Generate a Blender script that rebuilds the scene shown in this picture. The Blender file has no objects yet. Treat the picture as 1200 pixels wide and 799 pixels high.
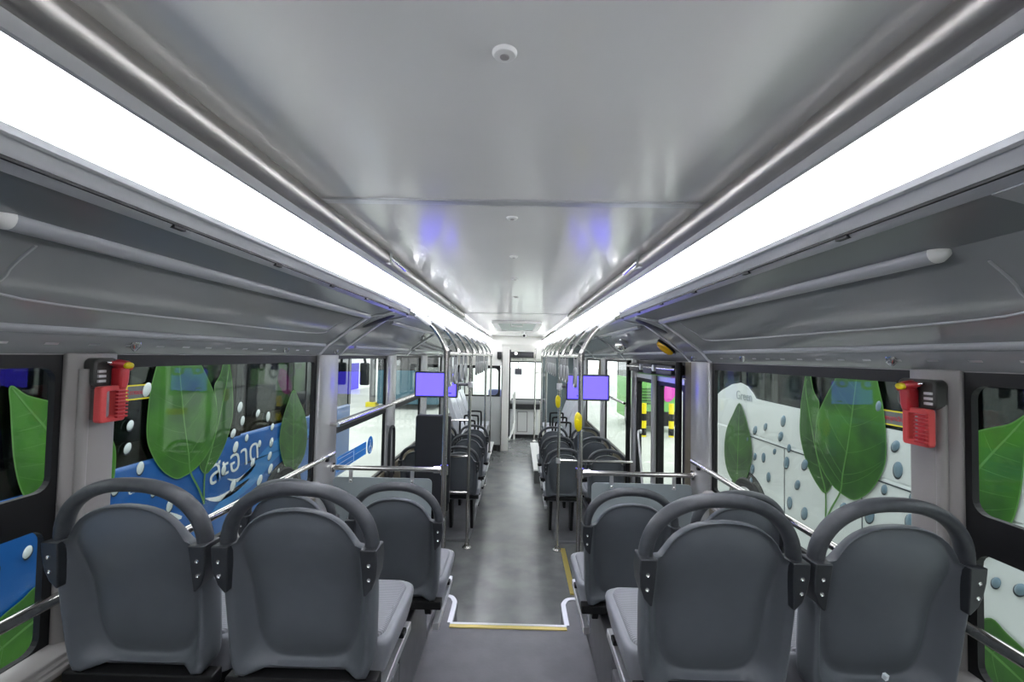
import bpy, bmesh, math, random
from mathutils import Vector, Matrix

random.seed(7)
SC = bpy.context.scene
COL = SC.collection
PI = math.pi

# ------------------------------------------------------------------ materials
def mat(name, col, rough=0.5, metal=0.0, spec=0.5, emit=None, estr=0.0, coat=0.0):
    m = bpy.data.materials.new(name); m.use_nodes = True
    b = m.node_tree.nodes['Principled BSDF']
    b.inputs['Base Color'].default_value = (*col, 1)
    b.inputs['Roughness'].default_value = rough
    b.inputs['Metallic'].default_value = metal
    b.inputs['Specular IOR Level'].default_value = spec
    b.inputs['Coat Weight'].default_value = coat
    if emit:
        b.inputs['Emission Color'].default_value = (*emit, 1)
        b.inputs['Emission Strength'].default_value = estr
    return m

def noise_col(m, c1, c2, scale=8.0, detail=4.0, stretch=(1, 1, 1), lo=0.35, hi=0.65, bump=0.0, bscale=None):
    nt = m.node_tree; n = nt.nodes; l = nt.links
    b = n['Principled BSDF']
    tc = n.new('ShaderNodeTexCoord'); mp = n.new('ShaderNodeMapping'); mp.inputs['Scale'].default_value = stretch
    no = n.new('ShaderNodeTexNoise'); no.inputs['Scale'].default_value = scale; no.inputs['Detail'].default_value = detail
    rp = n.new('ShaderNodeValToRGB')
    rp.color_ramp.elements[0].position = lo; rp.color_ramp.elements[0].color = (*c1, 1)
    rp.color_ramp.elements[1].position = hi; rp.color_ramp.elements[1].color = (*c2, 1)
    l.new(tc.outputs['Object'], mp.inputs['Vector']); l.new(mp.outputs['Vector'], no.inputs['Vector'])
    l.new(no.outputs['Fac'], rp.inputs['Fac']); l.new(rp.outputs['Color'], b.inputs['Base Color'])
    if bump:
        n2 = n.new('ShaderNodeTexNoise'); n2.inputs['Scale'].default_value = bscale or scale * 6
        l.new(mp.outputs['Vector'], n2.inputs['Vector'])
        bp = n.new('ShaderNodeBump'); bp.inputs['Strength'].default_value = bump; bp.inputs['Distance'].default_value = 0.01
        l.new(n2.outputs['Fac'], bp.inputs['Height']); l.new(bp.outputs['Normal'], b.inputs['Normal'])
    return m

def glass(name, tint=(0.9, 0.93, 0.92), refl=1.0):
    m = bpy.data.materials.new(name); m.use_nodes = True
    nt = m.node_tree; n = nt.nodes; l = nt.links
    n.clear()
    o = n.new('ShaderNodeOutputMaterial'); mx = n.new('ShaderNodeMixShader')
    t = n.new('ShaderNodeBsdfTransparent'); t.inputs['Color'].default_value = (*tint, 1)
    g = n.new('ShaderNodeBsdfGlossy'); g.inputs['Roughness'].default_value = 0.02
    f = n.new('ShaderNodeLayerWeight'); f.inputs['Blend'].default_value = 0.5
    pw = n.new('ShaderNodeMath'); pw.operation = 'POWER'; pw.inputs[1].default_value = 4.0
    mul = n.new('ShaderNodeMath'); mul.operation = 'MULTIPLY_ADD'; mul.inputs[1].default_value = 0.8 * refl; mul.inputs[2].default_value = 0.045 * refl
    l.new(f.outputs['Facing'], pw.inputs[0]); l.new(pw.outputs[0], mul.inputs[0]); l.new(mul.outputs[0], mx.inputs['Fac'])
    l.new(t.outputs[0], mx.inputs[1]); l.new(g.outputs[0], mx.inputs[2]); l.new(mx.outputs[0], o.inputs['Surface'])
    return m

M = {}
M['seat'] = noise_col(mat('seat_plastic', (0.10, 0.115, 0.135), 0.42), (0.094, 0.106, 0.122), (0.098, 0.110, 0.126), 30, 3)
M['seatpan'] = mat('seat_pan_plastic', (0.24, 0.25, 0.28), 0.38)
M['handle'] = noise_col(mat('handle_rubber', (0.035, 0.04, 0.048), 0.5), (0.033, 0.037, 0.045), (0.045, 0.05, 0.058), 40, 3, bump=0.03, bscale=600)
M['bracket'] = mat('bracket_plastic', (0.022, 0.025, 0.03), 0.45)
M['black'] = mat('black_paint', (0.008, 0.008, 0.009), 0.5, 0.0, 0.25)
M['blackrub'] = mat('black_rubber', (0.014, 0.014, 0.016), 0.55)
M['chrome'] = mat('chrome', (0.8, 0.8, 0.8), 0.12, 1.0)
M['steel'] = noise_col(mat('stainless_tube', (0.62, 0.6, 0.57), 0.2, 1.0), (0.6, 0.58, 0.55), (0.68, 0.66, 0.63), 60, 2, stretch=(1, 1, 0.05))
M['tubedull'] = noise_col(mat('brushed_ceiling_tube', (0.5, 0.48, 0.45), 0.42, 1.0), (0.4, 0.38, 0.36), (0.5, 0.48, 0.45), 40, 3, stretch=(1, 0.02, 1))
M['alu'] = mat('aluminium_trim', (0.6, 0.61, 0.63), 0.35, 0.85)
M['brass'] = mat('yellow_nosing', (0.62, 0.5, 0.16), 0.35, 0.5)
M['ceil'] = noise_col(mat('ceiling_panel', (0.8, 0.795, 0.775), 0.16, 0.15, 0.5), (0.79, 0.785, 0.765), (0.82, 0.815, 0.795), 2.0, 2, bump=0.02, bscale=2.2)
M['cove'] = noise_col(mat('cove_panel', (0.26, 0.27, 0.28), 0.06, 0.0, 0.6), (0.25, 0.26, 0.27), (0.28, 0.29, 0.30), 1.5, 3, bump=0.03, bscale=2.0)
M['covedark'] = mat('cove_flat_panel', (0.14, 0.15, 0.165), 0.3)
M['covetube'] = mat('cove_tube', (0.34, 0.35, 0.37), 0.3)
M['trimgrey'] = mat('light_trim', (0.55, 0.56, 0.58), 0.35, 0.2)
M['wall'] = noise_col(mat('wall_panel_grey', (0.26, 0.25, 0.25), 0.5), (0.29, 0.28, 0.28), (0.32, 0.31, 0.31), 20, 3)
M['pillar'] = mat('pillar_grey', (0.27, 0.255, 0.25), 0.4)
M['pillarmetal'] = mat('pillar_satin_metal', (0.48, 0.48, 0.49), 0.3, 0.5)
M['beige'] = noise_col(mat('lower_wall_beige', (0.17, 0.15, 0.1), 0.6), (0.16, 0.14, 0.095), (0.19, 0.165, 0.115), 25, 3)
M['cream'] = mat('cream_panel', (0.76, 0.75, 0.7), 0.4)
M['floor'] = noise_col(mat('floor_vinyl', (0.09, 0.095, 0.1), 0.24, 0.0, 1.0), (0.13, 0.135, 0.14), (0.19, 0.195, 0.195), 4, 8, bump=0.05, bscale=18)
M['platform'] = noise_col(mat('platform_vinyl', (0.1, 0.1, 0.115), 0.45), (0.125, 0.125, 0.14), (0.15, 0.15, 0.165), 9, 6, bump=0.05, bscale=60)
M['panel'] = mat('screen_panel_grey', (0.28, 0.32, 0.335), 0.4)
M['strap'] = mat('strap_plastic', (0.25, 0.26, 0.26), 0.35)
M['fitting'] = mat('cast_fitting', (0.6, 0.6, 0.62), 0.35, 0.4)
M['purple'] = mat('monitor_screen', (0.02, 0.02, 0.03), 0.3, emit=(0.085, 0.062, 1.0), estr=3.2)
M['osd'] = mat('monitor_message', (0.02, 0.02, 0.03), 0.3, emit=(0.02, 0.01, 0.3), estr=1.2)
M['bezel'] = mat('monitor_bezel', (0.06, 0.06, 0.075), 0.4)
M['led'] = mat('led_diffuser', (0.9, 0.9, 0.92), 0.4, emit=(0.95, 0.97, 1.0), estr=7.0)
M['yellow'] = mat('yellow_plastic', (0.75, 0.62, 0.0), 0.35)
M['amber'] = mat('amber_lens', (0.75, 0.42, 0.01), 0.25)
M['red'] = mat('red_plastic', (0.42, 0.012, 0.02), 0.35)
M['redlight'] = mat('red_plastic_loop', (0.55, 0.05, 0.05), 0.4)
M['darkbox'] = mat('hammer_housing', (0.05, 0.05, 0.048), 0.35)
M['white'] = mat('white_plastic', (0.75, 0.75, 0.73), 0.35)
M['whiterail'] = mat('white_rail_paint', (0.75, 0.74, 0.7), 0.35)
M['glass'] = glass('window_glass', (0.94, 0.96, 0.95), 0.38)
M['partition'] = mat('partition_grey', (0.42, 0.44, 0.43), 0.4)
M['darkpart'] = mat('dark_green_partition', (0.1, 0.13, 0.135), 0.3)
M['pad'] = mat('black_pad_vinyl', (0.014, 0.015, 0.02), 0.5)
M['display'] = mat('display_glass', (0.05, 0.05, 0.055), 0.15)
M['seatblue'] = mat('driver_seat_fabric', (0.2, 0.22, 0.45), 0.8)

def ribbed_mat():
    m = mat('cushion_fabric', (0.2, 0.205, 0.23), 0.6)
    nt = m.node_tree; n = nt.nodes; l = nt.links; b = n['Principled BSDF']
    tc = n.new('ShaderNodeTexCoord'); w = n.new('ShaderNodeTexWave'); w.bands_direction = 'Y'
    w.inputs['Scale'].default_value = 38; w.inputs['Distortion'].default_value = 0.4
    l.new(tc.outputs['Object'], w.inputs['Vector'])
    rp = n.new('ShaderNodeValToRGB')
    rp.color_ramp.elements[0].color = (0.17, 0.175, 0.2, 1); rp.color_ramp.elements[1].color = (0.26, 0.265, 0.295, 1)
    l.new(w.outputs['Fac'], rp.inputs['Fac']); l.new(rp.outputs['Color'], b.inputs['Base Color'])
    bp = n.new('ShaderNodeBump'); bp.inputs['Strength'].default_value = 0.3; bp.inputs['Distance'].default_value = 0.004
    l.new(w.outputs['Fac'], bp.inputs['Height']); l.new(bp.outputs['Normal'], b.inputs['Normal'])
    return m
M['cushion'] = ribbed_mat()

# ------------------------------------------------------------------ geometry
def catmull(pts, n=6, closed=False):
    P = [Vector(p) for p in pts]; out = []
    N = len(P)
    segs = N if closed else N - 1
    for i in range(segs):
        if closed:
            a, b, c, d = P[(i - 1) % N], P[i], P[(i + 1) % N], P[(i + 2) % N]
        else:
            a, b, c, d = P[max(i - 1, 0)], P[i], P[i + 1], P[min(i + 2, N - 1)]
        for k in range(n):
            t = k / n
            out.append(0.5 * ((2 * b) + (c - a) * t + (2 * a - 5 * b + 4 * c - d) * t * t + (3 * b - a - 3 * c + d) * t ** 3))
    if not closed: out.append(P[-1])
    return out

def resample(pts, n):
    d = [0.0]
    for a, b in zip(pts, pts[1:]): d.append(d[-1] + (Vector(b) - Vector(a)).length)
    out = []; j = 0
    for k in range(n):
        t = d[-1] * k / (n - 1)
        while j < len(d) - 2 and d[j + 1] < t: j += 1
        f = (t - d[j]) / max(d[j + 1] - d[j], 1e-9)
        out.append(Vector(pts[j]).lerp(Vector(pts[j + 1]), min(max(f, 0), 1)))
    return out

def rrect(x0, x1, y0, y1, r, n=5):
    out = []
    for cx, cy, a0 in ((x1 - r, y1 - r, 0), (x0 + r, y1 - r, 90), (x0 + r, y0 + r, 180), (x1 - r, y0 + r, 270)):
        for k in range(n + 1):
            a = math.radians(a0 + 90 * k / n)
            out.append((cx + r * math.cos(a), cy + r * math.sin(a)))
    return out

class MB:
    def __init__(s): s.v = []; s.f = []
    def add(s, vs, fs):
        o = len(s.v); s.v += [tuple(v) for v in vs]; s.f += [tuple(i + o for i in f) for f in fs]; return s
    def box(s, x0, x1, y0, y1, z0, z1):
        vs = [(x, y, z) for z in (z0, z1) for y in (y0, y1) for x in (x0, x1)]
        return s.add(vs, [(0, 2, 3, 1), (4, 5, 7, 6), (0, 1, 5, 4), (2, 6, 7, 3), (0, 4, 6, 2), (1, 3, 7, 5)])
    def _p(s, a, b, c, axis):
        return {'x': (c, a, b), 'y': (a, c, b), 'z': (a, b, c)}[axis]
    def prism(s, poly, axis, a0, a1):
        n = len(poly)
        vs = [s._p(p[0], p[1], a0, axis) for p in poly] + [s._p(p[0], p[1], a1, axis) for p in poly]
        fs = [tuple(range(n))[::-1], tuple(range(n, 2 * n))] + [(i, (i + 1) % n, n + (i + 1) % n, n + i) for i in range(n)]
        return s.add(vs, fs)
    def ring(s, outer, inner, axis, a0, a1):
        n = len(outer)
        vs = []
        for a in (a0, a1):
            for poly in (outer, inner): vs += [s._p(p[0], p[1], a, axis) for p in poly]
        fs = []
        for i in range(n):
            j = (i + 1) % n
            fs += [(i, j, n + j, n + i), (2 * n + i, 3 * n + i, 3 * n + j, 2 * n + j), (i, 2 * n + i, 2 * n + j, j), (n + i, n + j, 3 * n + j, 3 * n + i)]
        return s.add(vs, fs)
    def loft(s, rings, cap0=True, cap1=True, closed=True):
        n = len(rings[0]); vs = [p for r in rings for p in r]; fs = []
        for k in range(len(rings) - 1):
            for i in range(n if closed else n - 1):
                j = (i + 1) % n
                fs.append((k * n + i, k * n + j, (k + 1) * n + j, (k + 1) * n + i))
        if cap0: fs.append(tuple(range(n))[::-1])
        if cap1: fs.append(tuple(range((len(rings) - 1) * n, len(rings) * n)))
        return s.add(vs, fs)
    def tube(s, path, r, n=12, closed=False):
        P = [Vector(p) for p in path]; N = len(P)
        rad = r if hasattr(r, '__len__') else [r] * N
        tang = []
        for i in range(N):
            a = P[(i - 1) % N] if closed or i > 0 else P[0]
            b = P[(i + 1) % N] if closed or i < N - 1 else P[-1]
            tang.append((b - a).normalized())
        up = Vector((0, 0, 1)) if abs(tang[0].z) < 0.9 else Vector((1, 0, 0))
        u = tang[0].cross(up).normalized(); rings = []
        for i in range(N):
            t = tang[i]; u = (u - t * u.dot(t)).normalized(); w = t.cross(u)
            rings.append([P[i] + (u * math.cos(2 * PI * k / n) + w * math.sin(2 * PI * k / n)) * rad[i] for k in range(n)])
        if closed: return s.loft(rings + [rings[0]], False, False)
        return s.loft(rings)
    def cyl(s, c, axis, r, a0, a1, n=20, r2=None):
        r2 = r if r2 is None else r2
        def ringat(a, rr): return [s._p(c[0] + rr * math.cos(2 * PI * k / n), c[1] + rr * math.sin(2 * PI * k / n), a, axis) for k in range(n)]
        return s.loft([ringat(a0, r), ringat(a1, r2)])
    def lathe(s, c, axis, prof, n=24):
        rings = [[s._p(c[0] + r * math.cos(2 * PI * k / n), c[1] + r * math.sin(2 * PI * k / n), a, axis) for k in range(n)] for r, a in prof]
        return s.loft(rings)
    def build(s, name, m, parent=None, smooth=40, bevel=0, world=True, seg=2):
        off = Vector((0, 0, 0))
        if world:
            q = parent
            while q is not None: off += q.location; q = q.parent
        me = bpy.data.meshes.new(name)
        me.from_pydata([tuple(Vector(v) - off) for v in s.v], [], s.f)
        bm = bmesh.new(); bm.from_mesh(me); bmesh.ops.remove_doubles(bm, verts=bm.verts, dist=1e-6)
        bmesh.ops.recalc_face_normals(bm, faces=bm.faces); bm.to_mesh(me); bm.free()
        me.materials.append(m if not isinstance(m, str) else M[m])
        if smooth:
            me.shade_smooth(); me.set_sharp_from_angle(angle=math.radians(smooth))
        o = bpy.data.objects.new(name, me); COL.objects.link(o)
        if parent is not None: o.parent = parent
        if bevel:
            b = o.modifiers.new('bevel', 'BEVEL'); b.width = bevel; b.segments = seg; b.limit_method = 'ANGLE'; b.angle_limit = math.radians(40)
        return o

def thing(name, label, cat, loc=(0, 0, 0), group=None):
    o = bpy.data.objects.new(name, None); COL.objects.link(o); o.location = loc
    o.empty_display_size = 0.1
    o['label'] = label; o['category'] = cat
    if group: o['group'] = group
    return o
def tag(o, label, cat, group=None):
    o['label'] = label; o['category'] = cat
    if group: o['group'] = group
    return o
def struct(o):
    o['kind'] = 'structure'; return o
def sempty(name, loc=(0, 0, 0)):
    o = bpy.data.objects.new(name, None); COL.objects.link(o); o.location = loc; o.empty_display_size = 0.1
    o['kind'] = 'structure'; return o
def kids(o): return [c for c in bpy.data.objects if c.parent == o]
def copy_tree(o, parent=None):
    c = o.copy(); COL.objects.link(c); c.parent = parent
    for ch in kids(o): copy_tree(ch, c)
    return c
def text_mesh(name, body, size, m, parent, origin, xdir, zdir, depth=0.002, align='LEFT'):
    cu = bpy.data.curves.new(name, 'FONT'); cu.body = body; cu.size = size; cu.extrude = depth; cu.align_x = align; cu.resolution_u = 3
    t = bpy.data.objects.new(name, cu); COL.objects.link(t)
    bpy.context.view_layer.update()
    me = bpy.data.meshes.new_from_object(t.evaluated_get(bpy.context.evaluated_depsgraph_get()))
    bpy.data.objects.remove(t); bpy.data.curves.remove(cu)
    X = Vector(xdir).normalized(); Z = Vector(zdir).normalized(); N = X.cross(Z)
    off = Vector((0, 0, 0)); q = parent
    while q is not None: off += q.location; q = q.parent
    R = Matrix((X, Z, N)).transposed().to_4x4(); R.translation = Vector(origin) - off
    me.transform(R); me.materials.clear(); me.materials.append(M[m])
    o = bpy.data.objects.new(name, me); COL.objects.link(o); o.parent = parent
    return o

# ------------------------------------------------------------------ camera
W, H, F = 1200, 799, 533.3
def nrm(a): return Vector(a).normalized()
r_ = math.radians(1.1)
Yv = nrm(((607.5 - 600) / F, -(417.3 - 399.5) / F, -1))
Xv = Vector((math.cos(r_), -math.sin(r_), 0)); Xv = (Xv - Yv * Xv.dot(Yv)).normalized()
Zv = Xv.cross(Yv)
cam = bpy.data.cameras.new('camera'); co = bpy.data.objects.new('camera', cam); COL.objects.link(co)
R = Matrix((Xv, Yv, Zv)).to_4x4(); R.translation = Vector((0.030, 0.0, 1.92))
co.matrix_world = R
cam.sensor_fit = 'HORIZONTAL'; cam.sensor_width = 36.0; cam.lens = 36.0 * F / W
cam.clip_start = 0.03; cam.clip_end = 300
SC.camera = co

# ------------------------------------------------------------------ floor
YR, YF = -0.9, 11.2           # rear and front ends of the saloon
WX = 1.22                     # inner face of the side walls
struct(MB().box(-1.3, 1.3, 2.9, YF, -0.08, 0.0).build('floor', 'floor', smooth=0))
# raised rear platform with a step notch
plat = struct(MB().prism([(-1.3, YR), (1.3, YR), (1.3, 2.99), (0.42, 2.99), (0.37, 2.97), (0.325, 2.91), (0.325, 2.67), (-0.325, 2.67), (-0.325, 2.91), (-0.37, 2.97), (-0.42, 2.99), (-1.3, 2.99)], 'z', -0.05, 0.37).build('floor_platform', 'platform', smooth=0))
struct(MB().box(-0.36, 0.36, 2.66, 2.95, 0.0, 0.185).build('floor_step', 'platform', smooth=0))
nos = struct(MB().box(-0.335, 0.335, 2.635, 2.676, 0.366, 0.376).build('trim_1', 'brass', smooth=0, bevel=0.002))
MB().box(-0.335, 0.335, 2.662, 2.68, 0.355, 0.3775).build('step_edge_strip', 'alu', nos, smooth=0)
for sx, nm in ((-1, 'trim_2'), (1, 'trim_3')):
    p_in = [(0.325, 2.68), (0.325, 2.88), (0.335, 2.93), (0.365, 2.975), (0.42, 2.99), (0.5, 2.992)]
    p_in = [tuple(v) for v in catmull([(a, b, 0) for a, b in p_in], 4)]
    rings = []
    for i, (a, b, _) in enumerate(p_in):
        t = Vector(p_in[min(i + 1, len(p_in) - 1)]) - Vector(p_in[max(i - 1, 0)]); t.normalize(); nn = Vector((t.y, -t.x, 0))
        q = Vector((a, b, 0)) + nn * 0.028
        rings.append([(sx * a, b, 0.35), (sx * a, b, 0.375), (sx * q.x, q.y, 0.375), (sx * q.x, q.y, 0.371)])
    struct(MB().loft(rings).build(nm, 'alu', smooth=30))
# podiums under the rear seats
for sx, nm, nm2 in ((-1, 'trim_4', 'trim_5'), (1, 'trim_6', 'trim_7')):
    a, b = sorted((sx * 0.44, sx * 1.24))
    struct(MB().box(a, b, 0.9, 1.72, 0.37, 0.915).box(a, b, 1.72, 1.93, 0.37, 0.64).build(nm, 'platform', smooth=0, bevel=0.008))
    struct(MB().box(a, b, 1.93, 2.52, 0.37, 0.70).box(a, b, 2.52, 2.96, 0.37, 0.42).build(nm2, 'platform', smooth=0, bevel=0.006))
# yellow strip on the low floor along the right seats
struct(MB().box(0.485, 0.53, 3.75, 4.62, 0.0, 0.012).build('trim_8', 'brass', smooth=0))
# plinths under the front seats and the front wheel boxes
for sx, nm, nm2, xin in ((-1, 'trim_9', 'trim_10', 0.43), (1, 'trim_11', 'trim_12', 0.30)):
    a, b = sorted((sx * 0.44, sx * 1.24))
    struct(MB().box(a, b, 4.75, 6.9, 0.0, 0.03).build(nm, 'platform', smooth=0, bevel=0.005))
    a, b = sorted((sx * xin, sx * 1.24))
    wb = struct(MB().box(a, b, 6.95, 9.1, 0.0, 0.2).build(nm2, 'floor', smooth=0, bevel=0.01))
    a, b = sorted((sx * (xin - 0.006), sx * (xin + 0.15)))
    MB().box(a, b, 6.94, 9.1, 0.19, 0.212).build('edge_cover', 'white', wb, smooth=0, bevel=0.004)

# ------------------------------------------------------------------ side walls
def wall_side(sx):
    s = 'left' if sx < 0 else 'right'
    def bx(m, x0, x1, *r):
        a, b = sorted((sx * x0, sx * x1)); return m.box(a, b, *r)
    low = MB()
    bx(low, WX, 1.29, YR, 3.14, 0.3, 1.08)
    if sx < 0:
        bx(low, WX, 1.29, 3.14, YF, -0.05, 0.80)
    else:
        bx(low, WX, 1.29, 4.62, 9.3, -0.05, 0.80)
        bx(low, WX, 1.29, 3.14, 3.26, -0.05, 1.9)
    wl = struct(low.build('wall_' + s, 'beige', smooth=0))
    top = MB(); bx(top, WX + 0.005, 1.30, YR, YF, 1.90, 2.62); top.build('upper_shell', 'wall', wl, smooth=0)
    # ribbed sill ledge along the rear
    prof = [(1.235, 1.118), (1.20, 1.112), (1.178, 1.098), (1.178, 1.086), (1.170, 1.083), (1.170, 1.074), (1.163, 1.071), (1.163, 1.055), (1.235, 1.05)]
    MB().prism([(sx * a, b) for a, b in prof], 'y', YR, 2.86).build('sill_ledge', 'pillar', wl, smooth=30, bevel=0.003)
    return wl
wall_side(-1); wall_side(1)
struct(MB().box(-1.3, 1.3, YR - 0.06, YR, 0.0, 2.62).build('wall_rear', 'wall', smooth=0))
struct(MB().box(-1.3, 1.3, YR, YF, 2.55, 2.62).build('ceiling_shell', 'wall', smooth=0))

def pillar(nm, sx, y0, y1, m, z0=1.08, z1=1.905, bulge=0.02):
    p = [(WX + 0.03, y0), (WX - 0.002, y0), (WX - bulge * 0.8, y0 + 0.02), (WX - bulge, (y0 + y1) / 2), (WX - bulge * 0.8, y1 - 0.02), (WX - 0.002, y1), (WX + 0.03, y1)]
    p = [(sx * a, b) for a, b in p]
    return struct(MB().prism(p, 'z', z0, z1).build(nm, m, smooth=50, bevel=0.004))
tn = 20
for sx in (-1, 1):
    for y0, y1, m, z0 in ((1.24, 1.40, 'pillar', 1.09), (2.845, 3.13, 'pillarmetal', 0.42)):
        pillar('trim_%d' % tn, sx, y0, y1, m, z0); tn += 1
for y0, y1 in ((4.36, 4.62), (5.9, 6.2), (7.5, 7.7), (9.1, 9.3)):
    pillar('trim_%d' % tn, -1, y0, y1, 'pillarmetal', 0.03); tn += 1
for y0, y1 in ((4.62, 4.76), (6.3, 6.52), (8.05, 8.25), (9.15, 9.35)):
    pillar('trim_%d' % tn, 1, y0, y1, 'pillarmetal', 0.03); tn += 1
# upright groove on the nearest pillars
for sx in (-1, 1):
    struct(MB().tube([(sx * 1.198, 1.275, 1.1), (sx * 1.198, 1.275, 1.86)], 0.014, 12).build('trim_%d' % tn, 'pillar')); tn += 1

wn = 1
def window(sx, y0, y1, z0, z1, fr=0.03, top=0.03, rad=0.02):
    global wn
    w = sempty('window_%d' % wn, (sx * 1.25, (y0 + y1) / 2, z0)); wn += 1
    a, b = sorted((sx * 1.235, sx * 1.256))
    MB().ring(rrect(y0, y1, z0, z1, 0.002), rrect(y0 + fr * 0.5, y1 - fr, z0 + fr, z1 - top, rad), 'x', a, b).build('window_frame', 'black', w, smooth=0)
    MB().box(sx * 1.25 - 0.003, sx * 1.25 + 0.003, y0 + 0.005, y1 - 0.005, z0 + 0.005, z1 - 0.005).build('pane', 'glass', w, smooth=0)
    return w
for sx in (-1, 1):
    # rear black framed window of two panes one above the other
    w = sempty('window_%d' % wn, (sx * 1.25, 0.5, 1.08)); wn += 1
    a, b = sorted((sx * 1.226, sx * 1.244))
    MB().ring(rrect(-0.3, 1.24, 1.49, 1.905, 0.002), rrect(-0.2, 1.222, 1.535, 1.865, 0.035), 'x', a, b).ring(
        rrect(-0.3, 1.24, 1.08, 1.49, 0.002), rrect(-0.2, 1.214, 1.118, 1.437, 0.035), 'x', a, b).build('window_frame', 'black', w, smooth=0)
    MB().box(sx * 1.24 - 0.003, sx * 1.24 + 0.003, -0.28, 1.235, 1.5, 1.9).build('upper_pane', 'glass', w, smooth=0)
    MB().box(sx * 1.24 - 0.003, sx * 1.24 + 0.003, -0.28, 1.235, 1.09, 1.48).build('lower_pane', 'glass', w, smooth=0)
    window(sx, 1.40, 2.845, 1.10, 1.905, 0.03, 0.045)
def sash_window(sx, y0, y1):
    w = window(sx, y0, y1, 0.80, 1.905, 0.02, 0.03)
    a, b = sorted((sx * 1.232, sx * 1.268))
    MB().box(a, b, y0, y1, 1.355, 1.435).build('transom', 'black', w, smooth=0)
sash_window(-1, 3.13, 4.36); sash_window(-1, 4.62, 5.9)
for y0, y1 in ((6.2, 7.5), (7.7, 9.1), (9.3, 11.0)): window(-1, y0, y1, 0.8, 1.905, 0.03, 0.03)
for y0, y1 in ((4.76, 6.3), (6.52, 8.05), (8.25, 9.15)): window(1, y0, y1, 0.8, 1.905, 0.02, 0.03)

# ---- middle door on the right: two leaves with dark frames, shafts and mechanism
def door_leaf(parent, y0, y1):
    outer = rrect(y0, y1, 0.02, 1.775, 0.002); inner = rrect(y0 + 0.055, y1 - 0.055, 0.14, 1.70, 0.03)
    f = MB().ring(outer, inner, 'x', 1.225, 1.265).build('door_leaf', 'black', parent, smooth=0)
    MB().box(1.243, 1.249, y0 + 0.04, y1 - 0.04, 0.12, 1.72).build('door_glass', 'glass', f, smooth=0)
    MB().box(1.218, 1.226, y0 + 0.01, y1 - 0.01, 1.735, 1.775).build('top_rail', 'alu', f, smooth=0)
    return f
d1 = sempty('door_1', (1.245, 3.9, 0.0))
l1 = door_leaf(d1, 3.27, 3.92); l2 = door_leaf(d1, 3.97, 4.61)
MB().tube([(1.2, 3.945, 0.03), (1.2, 3.945, 1.78)], 0.022).build('centre_seal', 'pillarmetal', d1)
MB().box(1.235, 1.28, 3.26, 4.62, 1.78, 1.9).build('header', 'black', d1, smooth=0)
for y in (3.24, 4.70):
    sh = MB().tube([(1.165, y, 0.0), (1.165, y, 1.9)], 0.024, 16).build('pivot_shaft', 'black', d1)
mech = thing('door_mechanism', 'black boxed door opening mechanism above the two leaf middle door', 'door mechanism', (1.19, 3.95, 1.8))
m = MB().box(1.14, 1.234, 3.32, 3.7, 1.80, 1.875); m.box(1.14, 1.234, 3.82, 4.08, 1.79, 1.88); m.box(1.14, 1.234, 4.22, 4.58, 1.80, 1.875)
m.build('gear_box', 'blackrub', mech, bevel=0.008)
MB().tube([(1.15, 3.26, 1.845), (1.15, 4.68, 1.845)], 0.012).build('push_rod', 'steel', mech)
for y in (3.75, 4.14): MB().cyl((y, 1.845), 'x', 0.028, 1.13, 1.2, 14).build('coupling', 'alu', mech)
hd = thing('door_grab_bar', 'slim grey grab bar slanting across the rear leaf of the middle door', 'grab bar', (1.2, 3.6, 0.9))
MB().tube(catmull([(1.222, 4.42, 1.22), (1.19, 4.40, 1.2), (1.185, 4.28, 0.95), (1.185, 4.2, 0.75), (1.222, 4.18, 0.7)], 5), 0.011).build('bar', 'pillarmetal', hd)
for q in ((4.42, 1.22), (4.18, 0.7)): MB().cyl(q, 'x', 0.02, 1.215, 1.225).build('foot', 'alu', hd)

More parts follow.
